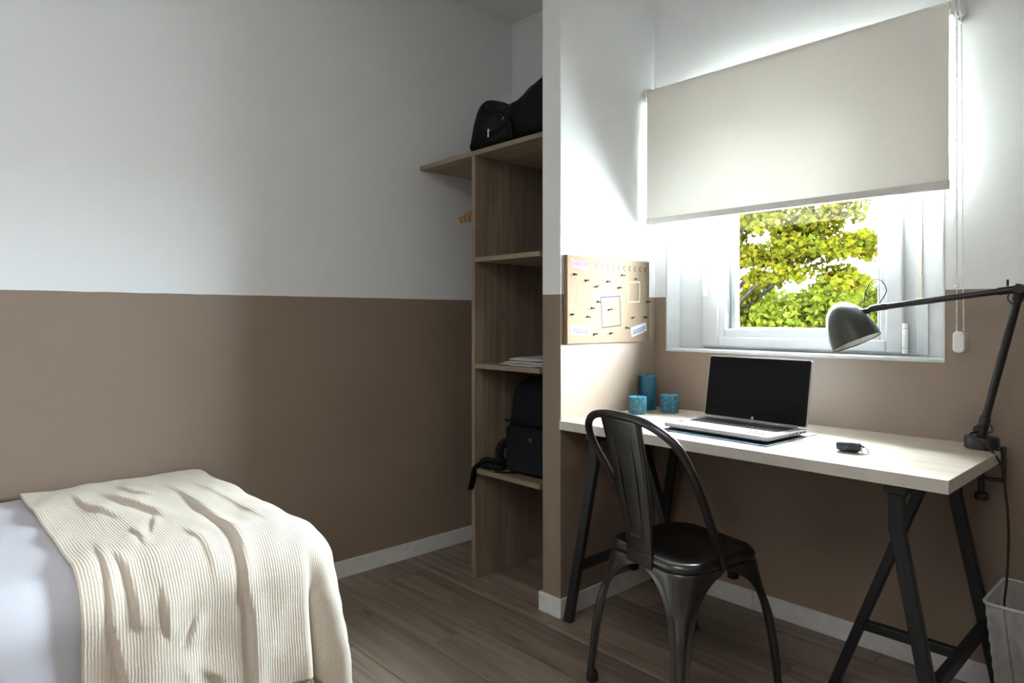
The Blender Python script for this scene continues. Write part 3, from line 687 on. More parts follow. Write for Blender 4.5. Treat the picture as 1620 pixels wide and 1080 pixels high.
# ------------------------------------------------------------------ metal cafe chair
M_gun = noise_material('gunmetal_steel', (.065, .065, .068), (.125, .123, .122), 7, .28, .92, stretch=(1, 1, .35), lo=.3, hi=.7, coat=.25)
chr_ = root('metal_chair', 'dark gunmetal sheet-steel cafe chair with tubular back pulled up to the desk', 'chair', (-1.10, 1.70, 0), math.radians(-12))
HS = .160; ZS = .432
RC = .072     # corner radius of the seat in plan
rings = [(.03, .03, -.006), (.30, .28, -.006), (.55, .5, -.006), (.76, .7, -.002), (.87, .85, .0015), (.93, .93, .0022), (.965, .97, .0005), (.99, .99, -.005), (1.0, 1.0, -.012), (1.0, 1.0, -.024)]
HT = HS*1.02; pts = []; nA = 0
for f, rf, dz in rings:
    q = [(x, y, ZS+dz) for x, y in rrect(2*HT*f, 2*HT*f, RC*rf+(.0 if f > .9 else 0), 10)]; nA = len(q); pts += q
mb = MB().grid([pts[i*nA+k] for k in range(nA) for i in range(len(rings))], nA, len(rings), closed_u=True)
mb.f.append(tuple(k*len(rings) for k in range(nA-1, -1, -1))); mb.m.append(0)
mb.build('seat', M_gun, chr_, local=True, smooth=True, solid=.002)
def make_leg(sx, sy):
    zs = [ZS-.022, ZS-.034, ZS-.044, ZS-.055, ZS-.07, ZS-.09, ZS-.115, ZS-.15, ZS-.20, .17, .10, .075, .05, .012]
    half = [1.0, .98, .80, .66, .53, .425, .345, .28, .225, .19, .165, .17, .16, .15]
    foot = (.190, .206 if sy < 0 else .203); nT = 29; pts = []
    for z, hfr in zip(zs, half):
        t = (ZS-.022-z)/(ZS-.022)
        cx = HS*1.02+(foot[0]-HS*1.02)*t; cyy = HS*1.02+(foot[1]-HS*1.02)*t
        span = HS*1.02*hfr; rr = min(RC*max(0, 1-t*2.2)+.016*min(1, t*2.2), span*.95)
        seglen = span-rr; arc = rr*PI/2; tot = 2*seglen+arc
        for k in range(nT):
            s_ = tot*k/(nT-1); c_ = abs(k/(nT-1)-.5)*2
            if s_ < seglen: x, y, nx, ny = cx, cyy-span+s_, 1, 0
            elif s_ > seglen+arc: x, y, nx, ny = cx-rr-(s_-seglen-arc), cyy, 0, 1
            else:
                a = (s_-seglen)/rr; x, y, nx, ny = cx-rr+rr*math.cos(a), cyy-rr+rr*math.sin(a), math.cos(a), math.sin(a)
            gz = max(0, min(1, (ZS-.125-z)/.05)); g = math.exp(-(c_/.36)**4)*.0095*gz - math.exp(-((c_-.58)/.15)**2)*.006*gz + math.exp(-((c_-1)/.12)**2)*.003*(1 if hfr < .7 else 0)
            if z < .09: g -= .002
            x += nx*g; y += ny*g
            pts.append((sx*x, sy*y, z))
    leg = MB().grid(pts, len(zs), nT).build('leg', M_gun, chr_, local=True, smooth=True, solid=.003)
    md = leg.modifiers.new('sub', 'SUBSURF'); md.levels = 1; md.render_levels = 1
    c = Vector((sx*(foot[0]-.012), sy*(foot[1]-.012), 0))
    MB().lathe([(.0165, 0), (.0175, .004), (.0165, .024), (.013, .03)], 16, Matrix.Translation(c)).build('rubber_foot', mat('black_rubber', (.012, .012, .012), .7), leg, local=True, smooth=True, auto=50)
for sx in (-1, 1):
    for sy in (-1, 1): make_leg(sx, sy)
hpth = [(-.170, -.014, ZS-.02), (-.174, -.035, ZS+.03), (-.180, -.075, .535), (-.192, -.13, .635), (-.195, -.175, .71), (-.178, -.207, .768), (-.125, -.232, .805), (-.06, -.242, .82), (0, -.245, .823)]
hp = smooth_path(hpth+[(-x, y, z) for x, y, z in hpth[-2::-1]], 6)
MB().tube(hp, .0118, 14).build('back_tube', M_gun, chr_, local=True, smooth=True, auto=60)
def splat(u, v):     # u across -1..1, v up 0..1
    hw = .047+.033*v; z = ZS-.012+(.820-ZS+.012)*v; y = -HS-.004-.078*v-.012*math.sin(v*PI)*-1*.6
    return Vector((u*hw, y-.004*(1-u*u), z))
nu, nv = 11, 25; P = [splat(-1+2*i/(nu-1), j/(nv-1)) for i in range(nu) for j in range(nv)]
# folded flanges along both edges of the splat
L_ = [splat(-1, j/(nv-1))+Vector((0, .010, 0)) for j in range(nv)]; R_2 = [splat(1, j/(nv-1))+Vector((0, .010, 0)) for j in range(nv)]
sp_ = MB().grid(L_+P+R_2, nu+2, nv).build('splat', M_gun, chr_, local=True, smooth=True, solid=.002)
ring = []
for (u, v) in rrect(1.0, .70, .10, 4, 0, .50): ring.append(splat(u*.98, v)+Vector((0, -.0012, 0)))
MB().tube(ring, .0022, 6, closed=True).build('embossed_line', M_gun, sp_, local=True, smooth=True)
MB().box(-.052, .052, -HS-.0105, -HS-.002, ZS-.034, ZS+.004).build('splat_tab', M_gun, chr_, local=True, bevel=.003)
for a in (PI/4, -PI/4):
    dv = Vector((math.cos(a), math.sin(a), 0)); MB().bar(dv*-.185+Vector((0, 0, ZS-.078+.012*(a > 0))), dv*.185+Vector((0, 0, ZS-.078+.012*(a > 0))), .016, .006).build('brace', M_black, chr_, local=True)
for p in ((.10, .10), (-.10, .10), (.10, -.10), (-.10, -.10)):
    MB().box(p[0]-.012, p[0]+.012, p[1]-.012, p[1]+.012, ZS-.092, ZS-.06).build('stacking_pad', mat('black_rubber'), chr_, local=True, bevel=.002)

# ------------------------------------------------------------------ laptop on a mat
M_alu = mat('silver_aluminium', (.40, .405, .42), .60, .25, .2)
M_key = mat('black_keys', (.018, .020, .024), .45)
M_screen = mat('black_glossy_screen', (.005, .005, .006), .2, 0., .12)
def mat_material():
    m = mat('printed_desk_mat', rough=.6); q = NT(m); v = q.mapped((9, 14, 1)); n1 = q.n('ShaderNodeTexNoise', i_Scale=1.0, i_Detail=2.0); q.l(v, n1.inputs['Vector'])
    q.l(q.ramp(n1.outputs[0], [(.36, (.015, .05, .07)), (.5, (.05, .14, .17)), (.58, (.06, .03, .09)), (.7, (.3, .36, .42))]), q.b.inputs['Base Color']); return m
mt = MB().prism([(-1.30, 1.872), (-.918, 1.850), (-.905, 2.165), (-1.285, 2.185)], ZD+.0005, ZD+.003).build('desk_mat', mat_material(), bevel=.001)
tag(mt, 'thin dark teal printed mat under the laptop', 'desk mat')
LW, LD = .376, .238
lt = root('laptop', 'open silver laptop with black screen on the desk', 'laptop', (-1.106, 2.003, ZD+.0032), math.radians(-3.6))
T0, T1 = .008, .021
base = MB().prism(rrect(LW, LD, .012, 4), T0, T1).build('base', M_alu, lt, local=True, bevel=.0025)
MB().prism(rrect(LW-.02, LD-.02, .02, 4), .003, T0+.0005).build('underside', M_key, lt, local=True, bevel=.002)
for sx in (-1, 1):
    for sy in (-1, 1): MB().box(sx*.15-.015, sx*.15+.015, sy*.095-.006, sy*.095+.006, 0, .0035).build('rubber_foot', mat('black_rubber'), lt, local=True)
kb = MB().prism(rrect(.318, .105, .004, 3, 0, .038), T1-.0005, T1+.0003).build('keyboard_well', M_key, lt, local=True)
mb = MB(); R = random.Random(2)
for r_ in range(6):
    yy = .082-r_*.0172; hgt = .0146 if r_ else .010; x = -.156
    ks = [15]*1 and {0: [.0195]*16, 1: [.0178]*13+[.034, .0178, .0178], 2: [.026]+[.0178]*12+[.027, .0178, .0178], 3: [.030]+[.0178]*11+[.041, .0178, .0178], 4: [.04]+[.0178]*10+[.049, .0178, .0178], 5: [.0178]*4+[.10]+[.0178]*8}[r_]
    tot = sum(ks); sc = .312/tot
    for wk in ks:
        wk *= sc; mb.box(x+.0011, x+wk-.0011, yy-hgt/2, yy+hgt/2, T1+.0003, T1+.0016); x += wk
kk = mb.build('keys', mat('key_caps', (.03, .033, .038), .4), kb, local=True); kk['kind'] = 'stuff'
mb = MB(); M_leg = mat('key_legend', (.35, .36, .38), .5)
for r_ in range(6):
    for c_ in range(16): mb.box(-.151+c_*.0195, -.151+c_*.0195+.004, .084-r_*.0172, .0865-r_*.0172, T1+.0016, T1+.00175)
kl = mb.build('key_legends', M_leg, kb, local=True); kl['kind'] = 'stuff'
MB().prism(rrect(.112, .066, .004, 3, -.012, -.062), T1-.0004, T1+.0002).build('touchpad', mat('touchpad_silver', (.36, .37, .39), .55, .25, .2), lt, local=True)
def sticker(n, x, y, w_, h_, col): MB().prism(rrect(w_, h_, .0015, 2, x, y), T1-.0002, T1+.0004).build(n, mat('sticker_'+n+str(int(x*1000)), tuple(v*.5 for v in col), .8, 0., .05), lt, local=True)
MB().lathe([(.011, 0), (.011, .0004)], 20, Matrix.Translation((-.160, -.058, T1))).build('round_sticker', mat('round_sticker', (.13, .05, .07), .8, 0., .05), lt, local=True)
sticker('red_black_sticker', .128, -.078, .060, .011, (.08, .02, .02)); sticker('dark_sticker', .112, -.052, .014, .010, (.05, .08, .09))
sticker('pale_sticker', .040, -.062, .036, .008, (.42, .38, .46)); sticker('pink_sticker', .030, -.092, .044, .007, (.55, .40, .47))
MB().box(.105, .150, -.0795, -.0765, T1+.0004, T1+.0006).build('sticker_print', mat('red_print', (.32, .03, .03), .8, 0., .05), lt, local=True)
for k, (yy, w_) in enumerate(((.095, .010), (.075, .012), (.050, .014), (.030, .010), (.012, .006))):
    MB().box(LW/2-.002, LW/2+.0004, yy-w_/2, yy+w_/2, .0115, .0165).build('port', mat('port_black', (.01, .01, .01), .4), lt, local=True)
MB().tube([(-.155, LD/2-.004, T1+.002), (.155, LD/2-.004, T1+.002)], .006, 12).build('hinge', M_alu, lt, local=True, smooth=True, auto=40)
tilt = math.radians(-10)
Ml = Matrix.Translation((0, LD/2-.004, T1+.004)) @ Matrix.Rotation(tilt, 4, 'X')
LH = .212
lid = MB().prism(rrect(LW, LH, .008, 4, 0, LH/2), -.003, .003, 'y', Ml).build('lid', M_alu, lt, local=True, bevel=.0012)
MB().prism(rrect(LW-.006, LH-.005, .006, 4, 0, LH/2), -.0038, -.0028, 'y', Ml).build('bezel', mat('bezel_black', (.006, .006, .007), .3, 0., .12), lid, local=True)
MB().prism(rrect(LW-.018, LH-.032, .002, 2, 0, LH/2+.009), -.0041, -.0036, 'y', Ml).build('screen', M_screen, lid, local=True)
M_logo = mat('logo_silver', (.75, .76, .78), .3, .6)
MB().lathe([(.0048, 0), (.0048, .0003)], 24, Ml @ Matrix.Translation((0, -.0038, .0085)) @ Matrix.Rotation(PI/2, 4, 'X')).build('logo_disc', M_logo, lid, local=True)
text_mesh('hp', .0065, 'logo_letters', M_key, lid, Ml @ Matrix.Translation((0, -.00425, .0087)) @ Matrix.Rotation(PI/2, 4, 'X'))

# ------------------------------------------------------------------ candles, earbud case
def candle_material(name, frost):
    m = mat(name, rough=.45); q = NT(m); v = q.mapped((260, 260, 90)); n1 = q.n('ShaderNodeTexNoise', i_Scale=1.0, i_Detail=4.0, i_Roughness=.65); q.l(v, n1.inputs['Vector'])
    q.l(q.ramp(n1.outputs[0], [(.46, (.012, .10, .15)), (.56, (.02, .14, .20)), (.56+.1/frost, (.20, .36, .44))]), q.b.inputs['Base Color']); q.bump(n1.outputs[0], .35, .001); q.b.inputs['Subsurface Weight'].default_value = .0; return m
M_can = candle_material('frosted_teal_wax', 1.0); M_can2 = noise_material('smooth_teal_wax', (.008, .085, .14), (.012, .11, .17), 40, .35)
M_rim = mat('teal_wax_top', (.05, .28, .38), .4)
def candle(x, y, r, h, m_, label):
    c = root('pillar_candle', label, 'candle', (x, y, ZD+.0005), group='teal pillar candles on the desk')
    MB().lathe([(r*.97, 0), (r, .002), (r, h-.004), (r*.985, h-.001)], 40, cap1=False).build('wax', m_, c, local=True, smooth=True, auto=50)
    MB().lathe([(r*.985, h-.001), (r*.93, h), (r*.85, h-.002), (r*.4, h-.004), (.001, h-.0045)], 40, cap0=False).build('wax_top', M_rim, c, local=True, smooth=True)
    MB().tube([(0, 0, h-.005), (.0005, 0, h+.001), (.002, .001, h+.006)], .0012, 6).build('wick', mat('wick', (.03, .025, .02), .8), c, local=True, smooth=True)
candle(-1.578, 2.128, .0345, .0665, M_can, 'short frosted teal pillar candle in front of the tall candle')
candle(-1.626, 2.262, .0345, .137, M_can2, 'tall smooth teal pillar candle in the desk corner')
candle(-1.514, 2.249, .0355, .0690, M_can, 'short frosted teal pillar candle between the tall candle and the laptop')

ec = root('earbud_case', 'dark blue-grey earbud charging case with clip on the desk', 'earbud case', (-.732, 1.957, ZD+.0004), math.radians(8))
M_case = mat('slate_rubber', (.03, .042, .058), .45)
pts = []; nu, nv = 24, 20; L2 = .031
for i in range(nu):
    t = i/(nu-1); a = -PI/2+PI*t; xx = (L2-.014)*math.copysign(abs(math.sin(a))**.6, math.sin(a))+.014*math.sin(a); rr = max(.0005, math.cos(a))**.38
    for j in range(nv):
        b = 2*PI*j/nv; sgn = lambda q, e: math.copysign(abs(q)**e, q)
        pts.append((xx, .0165*rr*sgn(math.cos(b), .75), .0145+.0145*rr*sgn(math.sin(b), .7)))
mb = MB().grid(pts, nu, nv); mb.f += [(i*nv+nv-1, (i+1)*nv+nv-1, (i+1)*nv, i*nv) for i in range(nu-1)]; mb.m += [0]*(nu-1)
cb_ = mb.build('shell', M_case, ec, local=True, smooth=True)
MB().tube([(.0055*math.cos(a)-.004, -.0166-.0002, .012+.0042*math.sin(a)) for a in np.linspace(.0, 5.2, 14)], .0007, 5).build('logo_ring', mat('logo_grey', (.38, .38, .38), .4), cb_, local=True, smooth=True)
MB().tube([(.030, .0, .018), (.036, -.002, .020), (.040, -.004, .016)], .0022, 8).build('clip_loop', M_key, ec, local=True, smooth=True)
MB().tube(smooth_path([(.036, -.004, .018), (.046, -.002, .014), (.053, -.010, .003), (.052, -.017, .0022), (.040, -.016, .0022), (.035, -.011, .008)], 4, closed=True), .0014, 7, closed=True).build('carabiner', M_chrome, ec, local=True, smooth=True)

# ------------------------------------------------------------------ clamp lamp
lp = root('desk_lamp', 'black swing-arm clamp lamp on the right end of the desk', 'lamp', (-.490, 2.283, ZD))
bx, by = -.492, 2.285
MB().lathe([(.040, .0008), (.0425, .003), (.0425, .030), (.040, .034), (.012, .036)], 36, Matrix.Translation((bx, by, ZD))).build('base', M_blackmetal, lp, smooth=True, auto=40)
cl = MB().prism([(-.4435, ZD+.012), (-.4345, ZD+.012), (-.4345, .628), (-.4435, .628)], by-.012, by+.012, 'y').build('clamp_bracket', M_blackmetal, lp, bevel=.002)
MB().box(-.505, -.4435, by-.010, by+.010, .628, .637).build('clamp_arm', M_blackmetal, cl, bevel=.002)
MB().box(-.475, -.4435, by-.012, by+.012, ZD+.0006, ZD+.010).build('clamp_top', M_blackmetal, cl, bevel=.002)
MB().tube([(-.492, by, .585), (-.492, by, .676)], .0075, 14).build('clamp_screw', M_blackmetal, cl, smooth=True, auto=40)
MB().tube([(-.492, by, .676), (-.492, by, .6825)], .016, 18).build('clamp_pad', M_blackmetal, cl, smooth=True, auto=40)
MB().lathe([(.016, .0), (.018, .003), (.018, .017), (.016, .02)], 10, Matrix.Translation((-.492, by, .570))).build('clamp_knob', M_blackmetal, cl, smooth=True, auto=35)
J0 = Vector((-.488, by, .778)); J1 = Vector((-.398, 2.262, 1.168)); J2 = Vector((-.742, 2.203, 1.119))
MB().tube([(bx, by, ZD+.034), (bx, by, ZD+.055)], .0125, 16).build('post', M_blackmetal, lp, smooth=True, auto=40)
MB().tube([(bx-.004, by-.019, .770), (bx-.004, by+.016, .770)], .0135, 20).build('lower_joint', M_blackmetal, lp, smooth=True, auto=40)
ax = (J1-J0).normalized()
MB().tube([J0-ax*.02, J0+ax*.03, J0+ax*.031, J1-ax*.035, J1-ax*.034, J1+ax*.012], [.0135, .0135, .0105, .0105, .0135, .0135], 16).build('lower_arm', M_blackmetal, lp, smooth=True, auto=40)
MB().tube([J1+Vector((0, -.022, 0)), J1+Vector((0, .018, 0))], .0125, 18).build('elbow_joint', M_blackmetal, lp, smooth=True, auto=40)
ax2 = (J2-J1).normalized(); s_ = Vector((0, -.004, 0))
MB().tube([J1+s_, J1+ax2*.05+s_, J1+ax2*.051+s_, J2-ax2*.03+s_, J2-ax2*.029+s_, J2+s_], [.0108, .0108, .0088, .0088, .0105, .0105], 16).build('upper_arm', M_blackmetal, lp, smooth=True, auto=40)
MB().tube([J1+Vector((-.028, -.004, .008)), J1+Vector((-.028, -.004, .026))], .0032, 8).build('wing_screw', M_blackmetal, lp, smooth=True)
# shade, opening faces down and towards the laptop side
axis = Vector((.438, .0, -.899)).normalized(); Oc = Vector((-.799, 2.2, 1.013))
zax = -axis; xax = Vector((0, 1, 0)).cross(zax).normalized(); yax = zax.cross(xax)
Ms = Matrix(((xax.x, yax.x, zax.x, Oc.x), (xax.y, yax.y, zax.y, Oc.y), (xax.z, yax.z, zax.z, Oc.z), (0, 0, 0, 1)))
M_shade = mat('grey_lamp_enamel', (.042, .048, .038), .42)
prof = [(.0735, 0), (.0735, .002), (.0715, .020), (.0685, .042), (.063, .068), (.053, .095), (.040, .114), (.024, .127), (.010, .1325), (.0015, .1335)]
shd = MB().lathe(prof, 44, Ms, cap0=False).build('shade', M_shade, lp, smooth=True)
MB().lathe([(max(.001, r-.0022), z-.0015 if z > .01 else z) for r, z in prof], 44, Ms, cap0=False).build('shade_lining', mat('white_enamel', (.80, .79, .75), .45), shd, smooth=True)
MB().tube([Ms @ Vector((.0725*math.cos(a), .0725*math.sin(a), .0)) for a in np.linspace(0, 2*PI, 60)[:-1]], .0016, 6, closed=True).build('shade_rim', M_blackmetal, shd, smooth=True)
MB().lathe([(.006, .1), (.012, .088), (.012, .06), (.006, .05)], 14, Ms).build('bulb_socket', mat('white_socket', (.7, .7, .68), .4), shd, smooth=True)
nk = Ms @ Vector((.052, 0, .080))
MB().tube(smooth_path([J2+s_, J2+Vector((-.016, -.003, -.004)), (J2+nk)/2+Vector((-.002, -.002, -.004)), nk], 5), [.0100]*6+[.0085]*10, 12).build('neck', M_blackmetal, lp, smooth=True, auto=60)
MB().tube(smooth_path([(-.776, 2.199, 1.104), (-.778, 2.2, 1.135), (-.772, 2.2, 1.170), (-.759, 2.2, 1.197), (-.742, 2.2, 1.206), (-.724, 2.2, 1.197), (-.714, 2.2, 1.172), (-.722, 2.2, 1.152), (-.731, 2.2, 1.137), (-.732, 2.2, 1.126)], 5), .0017, 7).build('head_cable', M_cable, lp, smooth=True)
MB().tube(smooth_path([(-.418, 2.252, 1.160), (-.424, 2.248, 1.145), (-.419, 2.247, 1.132), (-.411, 2.25, 1.125)], 5), .0022, 7).build('elbow_cable', M_cable, lp, smooth=True)
MB().tube(smooth_path([(-.477, 2.268, .79), (-.464, 2.26, .786), (-.462, 2.256, .772), (-.473, 2.262, .764)], 5), .0022, 7).build('joint_cable', M_cable, lp, smooth=True)
MB().tube(smooth_path([(-.498, 2.268, .764), (-.508, 2.245, .762), (-.503, 2.228, .756), (-.470, 2.220, .738), (-.436, 2.225, .690), (-.424, 2.230, .60), (-.417, 2.222, .50), (-.419, 2.21, .38), (-.422, 2.20, .30), (-.405, 2.19, .16), (-.385, 2.18, .03)], 6), .0030, 9).build('power_cord', M_cable, lp, smooth=True)

# ------------------------------------------------------------------ wire mesh basket
M_wire = noise_material('white_wire_mesh', (.50, .50, .49), (.56, .56, .55), 30, .4)
zt = .350; bx0, bx1, by0, by1 = -.446, -.20, 2.078, 2.318
wbk = root('waste_basket', 'white wire-mesh waste basket under the right end of the desk', 'waste basket', ((bx0+bx1)/2, (by0+by1)/2, 0))
tp = .030
def ringp(z, n=6):
    f = 1-z/zt; return [(x, y, z) for x, y in rrect(bx1-bx0-2*tp*f, by1-by0-2*tp*f, .022, n, (bx0+bx1)/2, (by0+by1)/2)]
MB().tube(ringp(zt), .0042, 10, closed=True).build('top_rim', M_wire, wbk, smooth=True)
MB().tube(ringp(.006), .004, 8, closed=True).build('bottom_rim', M_wire, wbk, smooth=True)
mb = MB()
def resample(pts, m):
    P = [Vector(p) for p in pts]+[Vector(pts[0])]; L = [0]
    for a, b in zip(P, P[1:]): L.append(L[-1]+(b-a).length)
    out = []; j = 0
    for k in range(m):
        s_ = L[-1]*k/m
        while L[j+1] < s_: j += 1
        out.append(P[j].lerp(P[j+1], (s_-L[j])/(L[j+1]-L[j])))
    return out
m_ = 180; lv = [resample(ringp(.006+(zt-.006)*q/16), m_) for q in range(17)]
def at(q, a):   # q height 0..16, a in columns (float)
    i = min(15, int(q)); f = q-i; k = int(math.floor(a)); g = a-k
    lo = lv[i][k % m_].lerp(lv[i][(k+1) % m_], g); hi = lv[i+1][k % m_].lerp(lv[i+1][(k+1) % m_], g); return lo.lerp(hi, f)
for k in range(0, m_):
    for sg in (1, -1):
        pth = [at(16*t/10, k+sg*t*4.6) for t in range(11)]
        mb.tube(pth, .00085, 3, caps=False)
ms_ = mb.build('wire_mesh', M_wire, wbk); ms_['kind'] = 'stuff'
mb = MB()
for k in range(40):
    f = k/39; mb.bar((bx0+tp+.002, by0+tp+.002+(by1-by0-2*tp-.004)*f, .007), (bx1-tp-.002, by0+tp+.002+(by1-by0-2*tp-.004)*f, .007), .0015, .0015)
    mb.bar((bx0+tp+.002+(bx1-bx0-2*tp-.004)*f, by0+tp+.002, .0082), (bx0+tp+.002+(bx1-bx0-2*tp-.004)*f, by1-tp-.002, .0082), .0015, .0015)
mb_o = mb.build('bottom_mesh', M_wire, wbk); mb_o['kind'] = 'stuff'

# ------------------------------------------------------------------ bed, duvet and throw
BXW, BXN, BYF, BZ = XL+.025, -1.648, .860, .525
M_matt = noise_material('mattress_ticking', (.62, .62, .64), (.7, .7, .72), 80, .8)
bed = root('bed', 'single bed along the left wall under white bedding', 'bed', ((BXW+BXN)/2, -.2, 0))
MB().box(BXW, BXN, YB+.05, BYF, .30, BZ).build('mattress', M_matt, bed, bevel=.09, seg=5)
MB().box(BXW+.01, BXN-.01, YB+.06, BYF-.01, .16, .295).build('bed_base', mat('bed_base_fabric', (.25, .24, .23), .9), bed, bevel=.01)
for x in (BXW+.08, BXN-.08):
    for yy in (YB+.15, BYF-.09): MB().tube([(x, yy, 0), (x, yy, .165)], .025, 14).build('leg', mat('bed_leg', (.05, .04, .035), .5), bed, smooth=True, auto=40)
def drape(xf, yf, off, re, folds, zmin, sag):
    """flat cloth point -> draped over the rounded bed edges; xf towards the room, yf towards the bed foot"""
    ex, ey = BXN-re+off, BYF-re+off
    dx, dy = max(0., xf-ex), max(0., yf-ey); t = math.hypot(dx, dy)
    if t < 1e-9: return Vector((xf, yf, BZ+off)), Vector((0, 0, 1)), 0., 0.
    c, s = dx/t, dy/t
    qa = re*PI/2
    if t < qa: a = t/re; h, v = re*math.sin(a), re*(1-math.cos(a)); nz, nh = math.cos(a), math.sin(a)
    else: h, v = re, re+(t-qa); nz, nh = 0., 1.
    corner = min(c, s)*2
    hang = max(0., t-qa*.6)
    h += folds(math.atan2(s, c), hang, xf, yf)*1.0+sag*hang
    z = BZ+off-v
    return Vector((min(xf, ex)+c*h, min(yf, ey)+s*h, max(z, zmin))), Vector((c*nh, s*nh, nz)), t, hang
def cloth(name, x0, x1, y0, y1, nx, ny, off, re, folds, crease, material, zmin, sag, solid, parent=None):
    me = bpy.data.meshes.new(name); V = []; UV = []
    gx, gy = np.meshgrid(np.linspace(x0, x1, nx), np.linspace(y0, y1, ny), indexing='ij'); CZ = crease(gx, gy)
    for i in range(nx):
        for j in range(ny):
            xf = x0+(x1-x0)*i/(nx-1); yf = y0+(y1-y0)*j/(ny-1)
            p, nrm, t, hang = drape(xf, yf, off, re, folds, zmin, sag)
            p = p+nrm*float(CZ[i, j]); V.append(tuple(p)); UV.append((xf, yf))
    F = [(i*ny+j, (i+1)*ny+j, (i+1)*ny+j+1, i*ny+j+1) for i in range(nx-1) for j in range(ny-1)]
    o_ = Vector(parent.location) if parent else Vector((0, 0, 0))
    me.from_pydata([tuple(Vector(v)-o_) for v in V], [], F); me.materials.append(material)
    uv = me.uv_layers.new(name='cloth'); idx = np.empty(len(me.loops), int); me.loops.foreach_get('vertex_index', idx)
    uv.data.foreach_set('uv', np.array(UV)[idx].ravel()); me.polygons.foreach_set('use_smooth', [True]*len(F))
    o = bpy.data.objects.new(name, me); C.objects.link(o)
    if parent: o.parent = parent
    md = o.modifiers.new('thick', 'SOLIDIFY'); md.thickness = solid; md.offset = 1
    return o
M_duvet = noise_material('white_cotton', (.64, .66, .74), (.68, .70, .77), 300, .85, bump=.15)
def duvet_crease(x, y): return .004*np.sin(x*9+y*4+np.sin(y*11))+.003*np.sin(x*21-y*17+2*np.sin(x*6))
dv_ = cloth('duvet', BXW+.004, BXN+.40, YB+.06, BYF-.05, 80, 110, .010, .110, lambda a, h, x, y: .008*math.sin(y*13)*min(1, h*4)*max(0, min(1, (.30-y)/.15))-.02*min(1, h*5)*max(0, min(1, (y-.25)/.1)), duvet_crease, M_duvet, .03, .02, .004)
tag(dv_, 'white cotton duvet hanging over the near side of the bed', 'duvet')

def throw_material():
    m = mat('cream_ribbed_knit', (.72, .65, .55), .9, 0., .2); q = NT(m)
    tc = q.n('ShaderNodeTexCoord'); sp = q.n('ShaderNodeSeparateXYZ'); q.l(tc.outputs['UV'], sp.inputs[0])
    nz = q.n('ShaderNodeTexNoise', i_Scale=30.0, i_Detail=2.0); q.l(tc.outputs['UV'], nz.inputs['Vector'])
    a = q.n('ShaderNodeMath', operation='MULTIPLY_ADD'); a.inputs[1].default_value = .004; q.l(nz.outputs[0], a.inputs[0]); q.l(sp.outputs[1], a.inputs[2])
    b = q.n('ShaderNodeMath', operation='MULTIPLY'); b.inputs[1].default_value = 2*PI/.0064; q.l(a.outputs[0], b.inputs[0])
    s1 = q.n('ShaderNodeMath', operation='SINE'); q.l(b.outputs[0], s1.inputs[0])
    c = q.n('ShaderNodeMath', operation='MULTIPLY'); c.inputs[1].default_value = 2*PI/.0058; q.l(sp.outputs[0], c.inputs[0])
    s2 = q.n('ShaderNodeMath', operation='SINE'); q.l(c.outputs[0], s2.inputs[0])
    pr = q.n('ShaderNodeMath', operation='MULTIPLY_ADD'); pr.inputs[1].default_value = .35; q.l(s2.outputs[0], pr.inputs[0]); q.l(s1.outputs[0], pr.inputs[2])
    n2 = q.n('ShaderNodeTexNoise', i_Scale=900.0, i_Detail=2.0); q.l(tc.outputs['UV'], n2.inputs['Vector'])
    ad = q.n('ShaderNodeMath', operation='MULTIPLY_ADD'); ad.inputs[1].default_value = 1.6; q.l(n2.outputs[0], ad.inputs[0]); q.l(pr.outputs[0], ad.inputs[2])
    q.bump(ad.outputs[0], .5, .0009)
    q.b.inputs['Sheen Weight'].default_value = .25; q.b.inputs['Sheen Roughness'].default_value = .5
    return m
M_throw = throw_material()
REB = .115
BYF_T = .02
EX = BXN-REB+.022; EY = BYF-REB+.022
def fl_side(y, z): return (EX + REB*PI/2 + (BZ+.022-REB-z), y)       # point of the hanging side at height z
creases = [  # polyline in flat cloth coordinates, ridge height, width, trough
    ([(-2.46, .649), (-2.194, .659), (-1.80, .643), fl_side(.629, .44), fl_side(.640, .38), fl_side(.645, .20), fl_side(.648, .05)], .013, .010, .6),
    ([(-1.90, .366), (-1.76, .352), fl_side(.345, .44), fl_side(.359, .36), fl_side(.371, .28), fl_side(.376, .05)], .008, .007, .6),
    ([(-1.76, .372), (-1.69, .385), fl_side(.395, .43), fl_side(.40, .40)], .010, .007, .3),
    ([(-1.95, .455), (-1.84, .455), (-1.72, .44)], .007, .007, .4), ([(-1.64, .446), fl_side(.451, .42), fl_side(.454, .36)], .008, .007, .5),
    ([fl_side(.524, .42), fl_side(.505, .37), fl_side(.484, .34)], .008, .007, .5), ([(-2.40, .47), (-2.22, .50), (-2.05, .545), (-1.93, .55)], .014, .014, .4),
    ([(-2.46, .53), (-2.30, .55), (-2.20, .60)], .008, .010, .3), ([(-2.43, .40), (-2.25, .41), (-2.1, .44), (-2.0, .46)], .009, .009, .4),
    ([(-2.05, .545), (-1.90, .50), (-1.80, .47)], .007, .009, .3), ([(-1.85, .55), (-1.72, .56), fl_side(.56, .42)], .006, .009, .4), ([fl_side(.51, .30), fl_side(.56, .26), fl_side(.60, .20)], .010, .018, .3),
    ([fl_side(.47, .34), fl_side(.50, .26), fl_side(.52, .12)], .010, .020, .3), ([(-2.45, .72), (-2.1, .735), (-1.85, .74), (-1.72, .735)], .006, .012, .3)]
CR = [([np.array(p) for p in c], h, wd, tr_) for c, h, wd, tr_ in creases]
def np_noise2(x, y, k):
    return (np.sin(x*1.7+k*3.1+np.sin(y*2.3+k))+np.sin(y*1.9-k*1.3+np.sin(x*2.9+2*k))+.5*np.sin(3.1*x+2.7*y+k*5))/2.5
